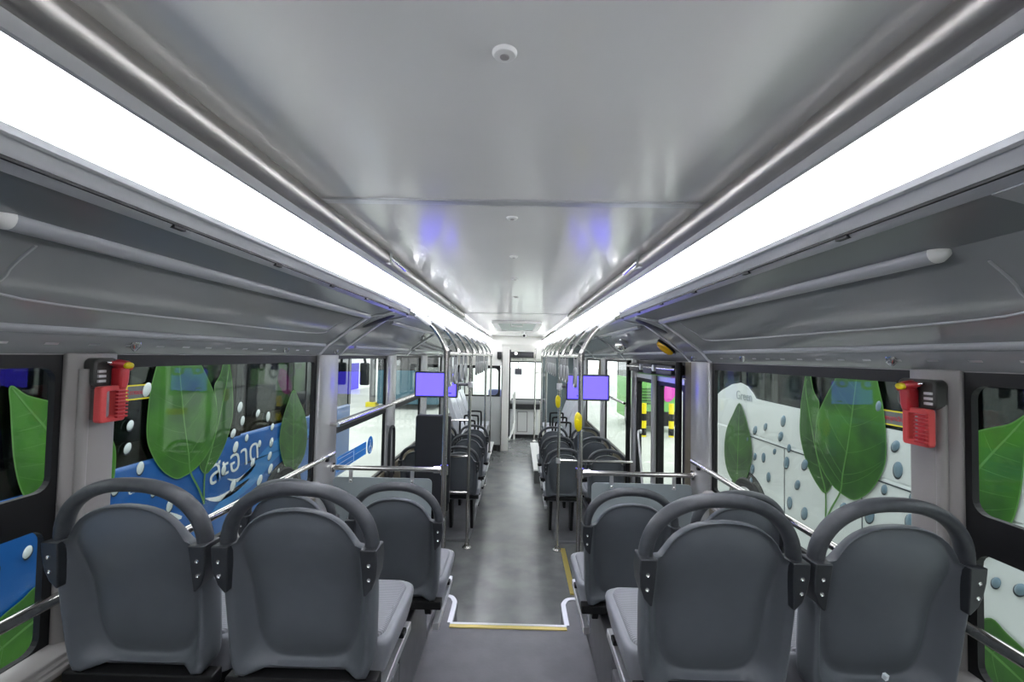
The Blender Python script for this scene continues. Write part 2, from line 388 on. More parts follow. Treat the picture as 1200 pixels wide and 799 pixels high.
# ------------------------------------------------------------------ ceiling and coves
CZ = 2.39
struct(MB().box(-0.63, 0.63, YR, 1.365, CZ, CZ + 0.05).box(-0.63, 0.63, 1.385, 5.0, CZ, CZ + 0.05).box(-0.63, 0.63, 5.012, YF, CZ, CZ + 0.05).box(-0.63, 0.63, YR, YF, CZ + 0.02, CZ + 0.06).build('ceiling', 'ceil', smooth=0))
struct(MB().box(-0.6, 0.6, 1.355, 1.395, CZ - 0.006, CZ + 0.01).box(-0.6, 0.6, 4.998, 5.014, CZ - 0.003, CZ + 0.01).build('trim_%d' % tn, 'alu', smooth=0, bevel=0.002)); tn += 1
def light_side(sx):
    def P(l): return [(sx * a, b) for a, b in l]
    s = 'left' if sx < 0 else 'right'
    # tube that closes the edge of the ceiling
    ct = struct(MB().tube([(sx * 0.598, YR, 2.358), (sx * 0.598, 5.0, 2.358)], 0.034, 28).build('trim_%d' % (100 + (sx > 0)), 'tubedull'))
    for y in (2.05, 3.9):
        b_ = MB().box(sx * 0.57 - 0.012, sx * 0.57 + 0.012, y - 0.02, y + 0.02, 2.33, CZ); b_.tube([(sx * 0.565, y + 0.02, 2.36), (sx * 0.562, y + 0.28, 2.352)], 0.007, 8)
        b_.build('tube_bracket', 'chrome', ct, smooth=30)
    L = thing('light_strip', 'long white ceiling light strip running down the %s side of the aisle' % s, 'ceiling light', (sx * 0.63, 5.0, 2.3), 'ceiling light strips')
    arc = []
    for k in range(13):
        t = k / 12; a = 0.606 + (0.700 - 0.606) * t; b = 2.302 - 0.070 * t
        bul = math.sin(PI * t) * 0.008
        arc.append((a - bul * 0.57, b - bul * 0.82))
        MB().prism(P(arc + [(0.72, 2.26), (0.64, 2.33)]), 'y', YR + 0.02, YF - 0.3).build('diffuser', 'led', L, smooth=40)
    MB().prism(P([(0.594, 2.328), (0.592, 2.300), (0.598, 2.297), (0.608, 2.303), (0.64, 2.335)]), 'y', YR + 0.02, YF - 0.3).build('upper_frame', 'alu', L, smooth=30)
    MB().prism(P([(0.696, 2.234), (0.702, 2.224), (0.709, 2.221), (0.714, 2.223), (0.723, 2.207), (0.731, 2.199), (0.736, 2.201), (0.77, 2.22), (0.74, 2.26)]), 'y', YR + 0.02, YF - 0.3).build('lower_frame', 'trimgrey', L, smooth=25)
    MB().prism(P([(0.733, 2.197), (0.738, 2.190), (0.750, 2.182), (0.762, 2.186), (0.762, 2.215), (0.745, 2.21)]), 'y', YR + 0.02, YF - 0.3).build('edge_rail', 'alu', L, smooth=25)
    a, b = sorted((sx * 0.728, sx * 0.735))
    MB().box(a, b, YR + 0.03, YF - 0.4, 2.1945, 2.2).build('slot', 'black', L, smooth=0)
    y = 0.56
    while y < 7:
        a, b = sorted((sx * 0.730, sx * 0.744))
        MB().box(a, b, y, y + 0.035, 2.188, 2.202).build('latch', 'black', L, smooth=0); y += 0.42
    # cove: flat panel, tube, slanted glossy panel, lower tube, lip
    flat = [(0.755, 2.184), (0.82, 2.168), (0.905, 2.155), (0.905, 2.18), (0.76, 2.205)]
    slope = [(0.902, 2.156), (0.95, 2.125), (1.01, 2.083), (1.08, 2.031), (1.165, 1.966), (1.18, 1.98), (0.915, 2.172)]
    lip = [(1.160, 1.968), (1.172, 1.948), (1.19, 1.925), (1.222, 1.903), (1.235, 1.91), (1.18, 1.985)]
    c = sempty('trim_%d' % (110 + (sx > 0)), (sx * 0.95, 4, 2.05))
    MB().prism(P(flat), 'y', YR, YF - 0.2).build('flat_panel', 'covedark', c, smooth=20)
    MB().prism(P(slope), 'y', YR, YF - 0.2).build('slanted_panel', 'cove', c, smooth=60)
    MB().prism(P(lip), 'y', YR, YF - 0.2).build('window_lip', 'cove', c, smooth=60)
    y0 = 0.80 if sx < 0 else 0.955
    MB().tube([(sx * 0.902, y0, 2.152), (sx * 0.902, 2.78, 2.152)], 0.021, 18).build('cove_tube', 'covetube', c)
    MB().lathe((sx * 0.902, 2.152), 'y', [(0.004, y0 - 0.024), (0.014, y0 - 0.016), (0.0215, y0 - 0.001), (0.0215, y0 + 0.004)], 18).build('tube_cap', 'white', c)
    MB().tube([(sx * 1.163, YR, 1.967), (sx * 1.163, 2.78, 1.967)], 0.012, 14).build('lower_tube', 'covetube', c)
    for yy in ((3.3, 4.9), (5.2, 6.9), (7.1, 9.0)):
        MB().tube([(sx * 0.902, yy[0], 2.152), (sx * 0.902, yy[1], 2.152)], 0.018, 14).build('cove_tube', 'covetube', c)
        MB().tube([(sx * 1.163, yy[0], 1.967), (sx * 1.163, yy[1], 1.967)], 0.012, 12).build('lower_tube', 'covetube', c)
    # raised cross strips between the cove panels
    for y0, y1, tall in [(2.80, 2.84, 0.008), (3.14, 3.17, 0.008), (5.05, 5.08, 0.008), (7.0, 7.03, 0.008)] + ([(0.60, 0.70, 0.006)] if sx > 0 else []):
        st = [(0.752, 2.186), (0.82, 2.168), (0.904, 2.155), (1.01, 2.083), (1.165, 1.966), (1.215, 1.908)]
        lower = [(a - 0.004, b - tall) for a, b in st]
        MB().prism(P(st + lower[::-1]), 'y', y0, y1).build('cross_strip', 'trimgrey' if y0 > 1 else 'covetube', c, smooth=0, bevel=0.002)
    # row of small slots and screw caps on the lip
    m = MB(); y = 0.55
    while y < 2.7:
        m.add([(sx * 1.183, y, 1.932), (sx * 1.187, y, 1.9265), (sx * 1.187, y + 0.035, 1.9265), (sx * 1.183, y + 0.035, 1.932), (sx * 1.184, y + 0.004, 1.929), (sx * 1.186, y + 0.031, 1.9275)], [(0, 1, 2, 3)])
        y += 0.12
    m.build('lip_slots', 'alu', c, smooth=0)
    m = MB()
    for y in (1.42, 2.35, 3.0): m.lathe((sx * 1.18, y), 'z', [(0.004, 1.912), (0.014, 1.922), (0.016, 1.94)], 14)
    m.build('lip_caps', 'chrome', c)
    # slim line of the hatch pressed in the slanted panel
    for a, b, w in ((0.9, 2.6, 1.08),):
        m = MB()
        pth = catmull([(sx * 0.95, a, 2.125), (sx * 1.03, a + 0.02, 2.068), (sx * 1.085, a + 0.1, 2.027), (sx * 1.09, 1.7, 2.023), (sx * 1.085, b - 0.1, 2.027), (sx * 1.03, b - 0.02, 2.068), (sx * 0.95, b, 2.125)], 5)
        m.tube(pth, 0.0035, 6); m.build('hatch_seam', 'covetube', c)
light_side(-1); light_side(1)

# ------------------------------------------------------------------ front end
fw = MB()
fw.box(-1.3, 1.3, YF, YF + 0.06, 1.80, 2.62); fw.box(-1.3, -1.12, YF, YF + 0.06, 0.9, 1.8); fw.box(1.12, 1.3, YF, YF + 0.06, 0.9, 1.8)
fw.box(-1.3, 1.3, YF, YF + 0.06, 0.0, 0.84)
wf = struct(fw.build('wall_front', 'cream', smooth=0))
hood = MB().prism([(YF - 0.35, 2.39), (YF - 0.35, 2.2), (YF - 0.25, 1.86), (YF - 0.02, 1.80), (YF, 1.8), (YF, 2.39)], 'x', -1.2, 1.2).build('front_header', 'cream', wf, smooth=0, bevel=0.01)
w = sempty('window_%d' % wn, (0, YF + 0.03, 0.9)); wn += 1
MB().ring(rrect(-1.12, 1.12, 0.84, 1.8, 0.002), rrect(-1.08, 1.08, 0.88, 1.77, 0.05), 'y', YF + 0.01, YF + 0.05).build('window_frame', 'black', w, smooth=0)
MB().box(-1.11, 1.11, YF + 0.027, YF + 0.033, 0.85, 1.79).build('pane', 'glass', w, smooth=0)
db = thing('dashboard', 'dark topped dashboard with a pale panelled front under the windscreen', 'dashboard', (0.2, YF - 0.3, 0))
MB().box(-1.1, 0.52, YF - 0.42, YF - 0.005, 0.08, 0.70).build('front_panel', 'white', db, bevel=0.01)
MB().prism([(YF - 0.5, 0.68), (YF - 0.48, 0.80), (YF - 0.38, 0.84), (YF - 0.004, 0.86), (YF - 0.004, 0.69)], 'x', -1.12, 0.56).build('dash_top', 'blackrub', db, smooth=30, bevel=0.01)
MB().ring(rrect(0.03, 0.27, 0.14, 0.62, 0.002), rrect(0.045, 0.255, 0.155, 0.605, 0.01), 'y', YF - 0.428, YF - 0.418).build('access_door', 'pillar', db, smooth=0)
MB().box(-1.1, 0.52, YF - 0.43, YF - 0.41, 0.0, 0.08).build('kick_plate', 'blackrub', db, smooth=0)
dd = thing('destination_display', 'dark wide display panel set above the windscreen', 'display', (0.1, YF - 0.26, 1.97))
MB().box(-0.2, 0.40, YF - 0.32, YF - 0.25, 1.885, 2.025).build('housing', 'blackrub', dd, bevel=0.01)
MB().box(-0.17, 0.37, YF - 0.325, YF - 0.318, 1.905, 2.005).build('screen', 'display', dd, smooth=0)
MB().lathe((-0.03, 1.985), 'y', [(0.012, YF - 0.345), (0.026, YF - 0.338), (0.03, YF - 0.325)], 14).build('lamp', 'led', dd)
M['ink'] = mat('grey_ink', (0.18, 0.17, 0.15), 0.5)
text_mesh('lettering', 'Green Bus', 0.075, 'ink', wf, (-0.10, YF - 0.262, 1.825), (1, 0, 0), (0, 0, 1), 0.002)
cm = thing('ceiling_camera', 'small white surveillance camera hanging from the ceiling near the windscreen', 'camera', (0.13, 8.6, CZ))
MB().cyl((0.13, 8.6), 'z', 0.02, CZ - 0.05, CZ, 14).box(0.09, 0.17, 8.55, 8.68, CZ - 0.11, CZ - 0.045).build('body', 'white', cm, bevel=0.01)
MB().cyl((0.13, CZ - 0.085), 'y', 0.022, 8.53, 8.55, 14).build('lens', 'black', cm)
# driver's partition, post, gate and seat
dp = thing('driver_partition', "grey partition with a wide window closing off the driver's cab", 'partition', (-0.75, 9.3, 0))
MB().box(-1.2, -0.31, 9.27, 9.31, 0.12, 1.09).build('lower_panel', 'partition', dp, bevel=0.006)
MB().ring(rrect(-1.2, -0.33, 1.09, 1.72, 0.002), rrect(-1.17, -0.37, 1.12, 1.66, 0.08), 'y', 9.27, 9.31).build('window_surround', 'black', dp, smooth=0)
MB().box(-1.19, -0.34, 9.288, 9.292, 1.1, 1.71).build('pane', 'glass', dp, smooth=0)
MB().box(-1.2, -0.37, 9.26, 9.32, 0.0, 0.12).build('kick_plate', 'blackrub', dp, smooth=0)
MB().box(-1.2, -0.31, 9.27, 9.31, 1.72, 2.16).build('upper_panel', 'cream', dp, smooth=0)
ps = thing('cab_post', "tall cream post standing at the corner of the driver's cab", 'post', (-0.23, 9.3, 0))
MB().box(-0.305, -0.15, 9.24, 9.36, 0.0, CZ - 0.28).build('post_body', 'cream', ps, bevel=0.012)
MB().box(-0.30, -0.29, 9.23, 9.25, 0.12, 2.0).box(-0.15, -0.12, 9.27, 9.3, 0.3, 2.05).build('edge_seal', 'blackrub', ps, smooth=0)
MB().box(-0.36, -0.30, 9.2, 9.255, 0.0, 0.12).build('foot_block', 'blackrub', ps, smooth=0)
MB().box(-0.40, -0.31, 9.2, 9.265, 1.86, 2.0).build('control_box', 'blackrub', ps, bevel=0.006)
gt = thing('cab_gate', "white tubular gate beside the driver's seat at the front", 'gate', (-0.15, 10.0, 0))
MB().tube(catmull([(-0.13, 9.37, 1.02), (-0.1, 9.8, 1.08), (-0.06, 10.4, 1.12), (-0.04, 10.55, 1.05), (-0.04, 10.6, 0.9), (-0.04, 10.6, 0.3)], 5), 0.024).build('top_rail', 'whiterail', gt)
MB().tube([(-0.13, 9.37, 0.22), (-0.06, 10.1, 0.3), (-0.04, 10.6, 0.42)], 0.022).build('bottom_rail', 'whiterail', gt)
MB().tube([(-0.06, 10.42, 0.28), (-0.06, 10.42, 1.1)], 0.02).tube([(-0.04, 10.6, 0.0), (-0.04, 10.6, 0.9)], 0.022).build('upright', 'whiterail', gt)
MB().box(-0.12, -0.11, 9.4, 10.4, 0.34, 1.0).build('gate_glass', 'glass', gt, smooth=0)
ds = thing('driver_seat', "blue grey driver's seat seen through the cab gate glass", 'seat', (-0.35, 10.1, 0))
MB().box(-0.6, -0.16, 9.85, 10.3, 0.42, 0.56).build('cushion', 'seatblue', ds, bevel=0.04, seg=3)
MB().prism([(9.8, 0.5), (9.95, 0.5), (9.86, 1.2), (9.75, 1.2)], 'x', -0.6, -0.18).build('backrest', 'seatblue', ds, bevel=0.035, seg=3)
MB().cyl((-0.38, 10.08), 'z', 0.14, 0.0, 0.42, 18, 0.1).build('pedestal', 'blackrub', ds)
mr = thing('interior_mirror', 'dark interior mirror hanging in front of the windscreen', 'mirror', (0.04, 10.9, 1.6))
MB().box(-0.05, 0.12, 10.93, 10.96, 1.48, 1.62).build('mirror_shell', 'bezel', mr, bevel=0.012)
MB().tube([(0.04, 10.95, 1.6), (0.04, 11.0, 1.8)], 0.01, 8).build('stem', 'bezel', mr)
# right front: dark partition behind the entrance and glazed front door
rp = thing('entrance_partition', 'dark grey green partition screen beside the front entrance', 'partition', (0.8, 9.2, 0))
MB().box(0.52, 1.2, 9.18, 9.22, 0.45, 2.02).build('screen_panel', 'darkpart', rp, bevel=0.01)
MB().tube([(0.52, 9.2, 0.0), (0.52, 9.2, 2.1)], 0.022).build('edge_pole', 'steel', rp)
m = MB()
for z in (1.55, 1.05): m.box(0.53, 0.57, 9.16, 9.18, z - 0.03, z + 0.03)
m.build('clamp', 'chrome', rp, bevel=0.004)
d2 = sempty('door_2', (1.25, 10.2, 0))
for y0, y1 in ((9.37, 10.24), (10.26, 11.15)):
    f = MB().ring(rrect(y0, y1, 0.02, 1.85, 0.002), rrect(y0 + 0.05, y1 - 0.05, 0.12, 1.78, 0.03), 'x', 1.23, 1.265).build('door_leaf', 'black', d2, smooth=0)
    MB().box(1.245, 1.25, y0 + 0.04, y1 - 0.04, 0.1, 1.8).build('door_glass', 'glass', f, smooth=0)

# ------------------------------------------------------------------ ceiling fittings
for y, r, lab in ((0.69, 0.0195, 'round white ceiling nozzle cap nearest the viewer, big in the foreground'),
                  (1.53, 0.020, 'round white ceiling cap just beyond the first cross seam'),
                  (2.13, 0.020, 'round white ceiling cap, third from the viewer'),
                  (2.75, 0.020, 'round white ceiling cap, fourth from the viewer'),
                  (3.6, 0.020, 'round white ceiling cap, farthest one seen on the ceiling')):
    t = thing('ceiling_nozzle', lab, 'ceiling nozzle', (0.0, y, CZ), 'round white ceiling caps')
    MB().lathe((0, y), 'z', [(r * 0.5, CZ - 0.0075), (r * 0.85, CZ - 0.006), (r, CZ - 0.002), (r, CZ + 0.004)], 28).build('rim', 'white', t)
    MB().lathe((0, y), 'z', [(r * 0.18, CZ - 0.0095), (r * 0.36, CZ - 0.0085), (r * 0.42, CZ - 0.006)], 20).build('nozzle', 'pillar', t)
rh = thing('roof_hatch', 'square pale green roof hatch in the ceiling towards the front', 'roof hatch', (0.0, 7.2, CZ))
MB().ring(rrect(-0.34, 0.34, 6.1, 8.1, 0.05), rrect(-0.27, 0.27, 6.18, 8.02, 0.05), 'z', CZ - 0.03, CZ + 0.01).build('hatch_frame', 'white', rh, smooth=0, bevel=0.006)
M['hatch'] = mat('hatch_green', (0.4, 0.5, 0.45), 0.3)
MB().box(-0.28, 0.28, 6.17, 8.03, CZ - 0.012, CZ + 0.0).build('hatch_cover', 'hatch', rh, smooth=0)
MB().tube([(-0.08, 6.4, CZ - 0.012), (-0.08, 6.4, CZ - 0.05), (0.08, 6.4, CZ - 0.05), (0.08, 6.4, CZ - 0.012)], 0.012, 8).build('handle', 'white', rh)

# speakers on the cove
def on_slope(sx, x):   # z on the slanted cove panel, outward normal (down and inward)
    pts = [(0.75, 2.184), (0.82, 2.168), (0.902, 2.156), (0.95, 2.125), (1.01, 2.083), (1.08, 2.031), (1.165, 1.966)]
    for (a, b), (c, d) in zip(pts, pts[1:]):
        if a <= x <= c: return b + (d - b) * (x - a) / (c - a)
    return 1.97
def dome_on_slope(name, sx, x, y, ru, rv, prof, m, parent, n=28):
    """A low dome lying on the cove. ru: half length across, rv: half length along the bus; prof: (scale, height)."""
    z = on_slope(sx, x); z2 = on_slope(sx, x + 0.05); z1 = on_slope(sx, x - 0.05)
    U = Vector((sx * 0.1, 0, z2 - z1)).normalized(); V = Vector((0, 1, 0)); N = U.cross(V)
    if N.z > 0: N = -N
    c = Vector((sx * x, y, z))
    rings = [[c + U * (ru * s * math.cos(2 * PI * k / n)) + V * (rv * s * math.sin(2 * PI * k / n)) + N * h for k in range(n)] for s, h in prof]
    return MB().loft(rings).build(name, m, parent)
for sx, s in ((-1, 'left'), (1, 'right')):
    sp = thing('speaker', 'dark oval loudspeaker on the %s ceiling cove between two cross strips' % s, 'speaker', (sx * 0.9, 2.99, 2.13), 'oval cove speakers')
    dome_on_slope('speaker_rim', sx, 0.905, 2.99, 0.13, 0.075, [(1.0, -0.004), (1.0, 0.012), (0.93, 0.022), (0.85, 0.022)], 'covetube', sp)
    dome_on_slope('grille', sx, 0.905, 2.99, 0.13, 0.075, [(0.86, 0.0), (0.86, 0.024), (0.6, 0.029), (0.2, 0.031)], 'blackrub', sp)
wl = thing('warning_lamp', 'amber and black oval warning lamp above the middle door', 'warning lamp', (1.1, 3.3, 2.0))
dome_on_slope('lamp_base', 1, 1.10, 3.3, 0.075, 0.05, [(1.0, -0.004), (1.0, 0.014), (0.9, 0.018)], 'black', wl)
dome_on_slope('lens', 1, 1.10, 3.3, 0.075, 0.05, [(0.92, 0.012), (0.9, 0.03), (0.7, 0.044), (0.3, 0.05)], 'amber', wl)
cv = thing('cove_camera', 'silver cylindrical camera on the right cove above the monitor', 'camera', (1.0, 4.3, 2.05))
MB().lathe((1.0, 2.04), 'y', [(0.02, 4.22), (0.04, 4.23), (0.05, 4.26), (0.05, 4.36), (0.03, 4.38)], 18).build('camera_body', 'chrome', cv)
MB().box(0.985, 1.015, 4.28, 4.33, 2.04, 2.10).build('mount', 'fitting', cv, smooth=0)

# ------------------------------------------------------------------ grab poles and rails
RZ = 1.93; RX = 0.45
def arcpts(sx, y): return [(sx * RX, y, RZ - 0.08), (sx * 0.453, y, RZ), (sx * 0.468, y, 1.985), (sx * 0.50, y, 2.045), (sx * 0.545, y, 2.105), (sx * 0.605, y, 2.155), (sx * 0.66, y, 2.19), (sx * 0.70, y, 2.208)]
ARC_Y = [3.05, 3.66, 4.30, 4.98, 5.65, 6.4, 7.2, 8.05]
for sx, s in ((-1, 'left'), (1, 'right')):
    pole = thing('grab_pole', 'stainless grab pole bending up to the ceiling beside the %s half height screen' % s, 'grab pole', (sx * RX, 3.05, 0), 'stainless grab poles')
    MB().tube([(sx * RX, 3.05, 0.0), (sx * RX, 3.05, 1.0), (sx * RX, 3.05, 1.7)] + catmull(arcpts(sx, 3.05), 5), 0.0175, 16).build('tube', 'steel', pole)
    MB().lathe((sx * RX, 3.05), 'z', [(0.05, 0.0), (0.05, 0.008), (0.03, 0.02), (0.022, 0.05)], 20).build('floor_flange', 'steel', pole)
    cl = arcpts(sx, 3.05)
    MB().tube([Vector(cl[4]).lerp(Vector(cl[5]), 0.3), Vector(cl[5]), Vector(cl[6])], [0.022, 0.026, 0.028], 14).build('ceiling_clamp', 'fitting', pole)
    MB().cyl((sx * RX, 3.05), 'z', 0.0225, RZ - 0.03, RZ + 0.02, 16).build('rail_clamp', 'steel', pole)
    rail = thing('overhead_rail', 'overhead stainless handrail on curved hangers along the %s of the aisle' % s, 'handrail', (sx * RX, 5.5, RZ), 'overhead handrails')
    MB().tube([(sx * RX, 3.07, RZ), (sx * RX, 8.0, RZ)] + [(sx * RX, 8.05, RZ - 0.02), (sx * RX, 8.06, RZ - 0.06)], 0.0165, 14).build('rail_tube', 'steel', rail)
    for y in ARC_Y[1:]:
        a = MB().tube(catmull(arcpts(sx, y)[1:], 5), 0.0155, 12).build('hanger', 'steel', rail)
        MB().tube([Vector(arcpts(sx, y)[4]).lerp(Vector(arcpts(sx, y)[5]), 0.4), Vector(arcpts(sx, y)[5]), Vector(arcpts(sx, y)[6])], [0.02, 0.024, 0.026], 12).build('hanger_clamp', 'fitting', a)
    for y, z0, lab in ((4.60, 0.0, 'second stainless grab pole on the %s, in front of the monitor'), (6.8, 0.0, 'third stainless grab pole on the %s, beside the seat rows'), (8.05, 0.2, 'fourth and farthest stainless grab pole on the %s side')):
        p = thing('grab_pole', lab % s, 'grab pole', (sx * RX, y, z0), 'stainless grab poles')
        MB().tube([(sx * RX, y, z0), (sx * RX, y, RZ - 0.01)], 0.016, 14).build('tube', 'steel', p)
        MB().lathe((sx * RX, y), 'z', [(0.045, z0), (0.045, z0 + 0.008), (0.026, z0 + 0.02), (0.02, z0 + 0.05)], 18).build('floor_flange', 'steel', p)
        MB().cyl((sx * RX, y), 'z', 0.022, RZ - 0.03, RZ + 0.02, 14).build('rail_clamp', 'steel', p)
p = thing('grab_pole', 'lone stainless pole standing by the front entrance partition', 'grab pole', (0.42, 10.4, 0), 'stainless grab poles')
MB().tube([(0.42, 10.4, 0.0), (0.42, 10.4, 2.1)], 0.018, 12).build('tube', 'steel', p)
MB().lathe((0.42, 10.4), 'z', [(0.045, 0.0), (0.045, 0.008), (0.02, 0.03)], 14).build('floor_flange', 'steel', p)
MB().tube([(0.42, 10.4, 1.55), (0.6, 10.4, 1.55)], 0.012, 8).build('side_arm', 'steel', p)

# hand straps
def make_strap():
    t = thing('hand_strap', 'x', 'hand strap', (0, 0, 0), 'hand straps on the overhead rails')
    MB().tube([(0.0, math.sin(a) * 0.02, math.cos(a) * 0.02) for a in [2 * PI * k / 12 for k in range(12)]], 0.008, 8, closed=True).build('rail_loop', 'blackrub', t)
    MB().box(-0.012, 0.012, -0.014, 0.014, -0.105, -0.018).build('band', 'strap', t, bevel=0.003)
    MB().tube(catmull([(0, -0.018, -0.10), (0, 0.018, -0.10), (0, 0.045, -0.15), (0, 0.055, -0.2), (0, 0.035, -0.222), (0, -0.035, -0.222), (0, -0.055, -0.2), (0, -0.045, -0.15)], 4, True), 0.0125, 10, closed=True).build('grip', 'strap', t)
    return t
proto = make_strap(); first = True
ordn = ['nearest', 'second', 'third', 'fourth', 'fifth', 'sixth', 'seventh', 'eighth', 'ninth', 'tenth']
for sx, s, ys in ((-1, 'left', (3.22, 3.5, 3.85, 4.15, 5.25, 5.55, 5.85, 6.15, 6.6, 7.0)), (1, 'right', (3.36, 3.95, 4.2, 4.5, 5.25, 5.55, 5.85, 6.15, 6.6, 7.0))):
    for i, y in enumerate(ys):
        t = proto if first else copy_tree(proto); first = False
        t.location = (sx * RX, y, RZ)
        t['label'] = ('grey hand strap on the %s overhead rail, nearest to the viewer' % s) if i == 0 else 'grey hand strap on the %s overhead rail, %s from the near end' % (s, ordn[i])

# yellow stop buttons on the right poles
for y, z, lab in ((3.05, 1.49, 'large yellow stop button on the nearest right grab pole'), (4.60, 1.47, 'yellow stop button on the second right grab pole')):
    t = thing('stop_button', lab, 'stop button', (RX, y, z), 'yellow stop buttons')
    out = catmull([(-0.012, -0.064, 0), (-0.030, -0.046, 0), (-0.037, -0.012, 0), (-0.038, 0.022, 0), (-0.030, 0.052, 0), (-0.012, 0.066, 0), (0.006, 0.05, 0), (0.010, 0.0, 0), (0.006, -0.05, 0)], 4, True)
    MB().loft([[(RX + v.x * k, y + d, z + v.y * k) for v in out] for k, d in ((0.8, -0.020), (0.95, -0.014), (1, -0.006), (1, 0.026), (0.9, 0.034))]).build('housing', 'yellow', t)
    MB().lathe((RX - 0.022, z + 0.014), 'y', [(0.004, y - 0.026), (0.008, y - 0.024), (0.010, y - 0.018)], 18).build('push_button', 'yellow', t)

# half height screens behind the second row
for sx, s in ((-1, 'left'), (1, 'right')):
    bar = thing('screen_rail', 'horizontal stainless rail between the %s grab pole and the wall' % s, 'rail', (sx * 0.8, 3.05, 1.155), 'rails over the half height screens')
    MB().tube([(sx * 0.46, 3.05, 1.155), (sx * 1.2, 3.05, 1.155)], 0.0165, 14).build('tube', 'steel', bar)
    m = MB().cyl((sx * RX, 3.05), 'z', 0.028, 1.125, 1.185, 16); a, b = sorted((sx * 0.462, sx * 0.52)); m.cyl((3.05, 1.155), 'x', 0.024, a, b, 16)
    m.build('pole_clamp', 'steel', bar)
    a, b = sorted((sx * 1.19, sx * 1.203)); MB().cyl((3.05, 1.155), 'x', 0.032, a, b, 18).build('wall_flange', 'steel', bar)
    pn = thing('half_height_screen', 'grey half height screen panel hung below the rail on the %s' % s, 'screen panel', (sx * 0.86, 3.05, 0.5), 'half height screen panels')
    a, b = sorted((sx * 0.53, sx * 1.19))
    MB().prism(rrect(a, b, 0.45, 1.094, 0.03), 'y', 3.044, 3.054).build('panel', 'panel', pn, smooth=0)
    for hx in (0.66, 1.07):
        h = MB().box(sx * hx - 0.012, sx * hx + 0.012, 3.038, 3.044, 1.06, 1.15).build('hanger', 'alu', pn, smooth=0)
        MB().lathe((sx * hx, 1.075), 'y', [(0.004, 3.030), (0.008, 3.033), (0.009, 3.039)], 12).build('bolt', 'chrome', h)

# handrails along the side walls
for sx, s in ((-1, 'left'), (1, 'right')):
    wr = thing('wall_rail', 'stainless handrail running along the %s rear windows' % s, 'handrail', (sx * 1.185, 1.8, 1.253), 'handrails along the rear windows')
    MB().tube([(sx * 1.185, 0.1, 1.253), (sx * 1.185, 3.0, 1.253)] + [(sx * 1.185, 3.03, 1.253)], 0.0155, 14).build('tube', 'steel', wr)
    for y in (1.28, 2.95):
        a, b = sorted((sx * 1.185, sx * 1.204))
        MB().box(a, b, y - 0.012, y + 0.012, 1.215, 1.26).build('bracket', 'black', wr, smooth=0)
wr = thing('window_rail', 'stainless handrail along the left windows beyond the half height screen', 'handrail', (-1.16, 4.5, 1.445))
MB().tube([(-1.15, 2.99, 1.447), (-1.15, 6.0, 1.447)], 0.016, 14).build('tube', 'steel', wr)
for y in (3.0, 4.49, 5.98): MB().tube([(-1.15, y, 1.447), (-1.202, y, 1.447)], 0.013, 10).build('bracket', 'steel', wr)
wr = thing('window_rail', 'stainless handrail along the right window just beyond the middle door', 'handrail', (1.16, 5.5, 1.445))
MB().tube([(1.15, 4.8, 1.447), (1.15, 6.4, 1.447)], 0.014, 12).build('tube', 'steel', wr)
for y in (4.82, 6.38): MB().tube([(1.15, y, 1.447), (1.205, y, 1.447)], 0.012, 10).build('bracket', 'steel', wr)

# wheelchair backrest pad on the left, with its bars
pd = thing('backrest_pad', 'tall black padded wheelchair backrest board standing on the left', 'backrest', (-0.77, 4.4, 0))
MB().prism(rrect(-0.935, -0.60, 0.5, 1.345, 0.03), 'y', 4.33, 4.40).build('pad', 'pad', pd, bevel=0.012, seg=3)
MB().box(-0.92, -0.62, 4.405, 4.45, 0.42, 1.0).build('back_frame', 'blackrub', pd, bevel=0.01)
for x in (-0.88, -0.66): MB().tube([(x, 4.44, 0.0), (x, 4.44, 1.2)], 0.02, 10).build('leg', 'blackrub', pd)
pb = thing('pad_rail', 'stainless double rail joining the left second pole to the black pad', 'rail', (-0.5, 4.6, 0.9))
MB().tube([(-0.45, 4.60, 0.905), (-0.70, 4.60, 0.905), (-0.72, 4.60, 0.89), (-0.72, 4.60, 0.56), (-0.70, 4.60, 0.545), (-0.45, 4.60, 0.545)], 0.013, 10).build('tube', 'steel', pb)
MB().tube([(-0.72, 4.595, 1.27), (-0.72, 4.595, 0.6)], 0.009, 8).tube([(-0.46, 4.60, 1.265), (-0.72, 4.595, 1.265)], 0.009, 8).build('upper_hoop', 'steel', pb)
pb = thing('seat_screen_rail', 'stainless cross rail behind the first right forward seat row by the door', 'rail', (0.8, 4.60, 0.9))
MB().tube([(0.45, 4.60, 0.885), (1.19, 4.60, 0.885)], 0.013, 10).build('tube', 'steel', pb)
MB().cyl((0.45, 4.60), 'z', 0.024, 0.86, 0.91, 14).build('pole_clamp', 'fitting', pb)
fa = thing('folding_armrest', 'black looped folding armrest on the left pillar by the wheelchair bay', 'armrest', (-1.18, 4.5, 1.1))
MB().tube(catmull([(-1.17, 4.3, 0.78), (-1.17, 4.3, 1.1), (-1.17, 4.33, 1.2), (-1.17, 4.4, 1.22), (-1.17, 4.45, 1.18), (-1.17, 4.46, 1.0), (-1.17, 4.46, 0.75)], 5), 0.014, 10).build('loop', 'blackrub', fa)
MB().box(-1.21, -1.165, 4.3, 4.46, 0.72, 0.8).build('pivot', 'blackrub', fa, bevel=0.006)

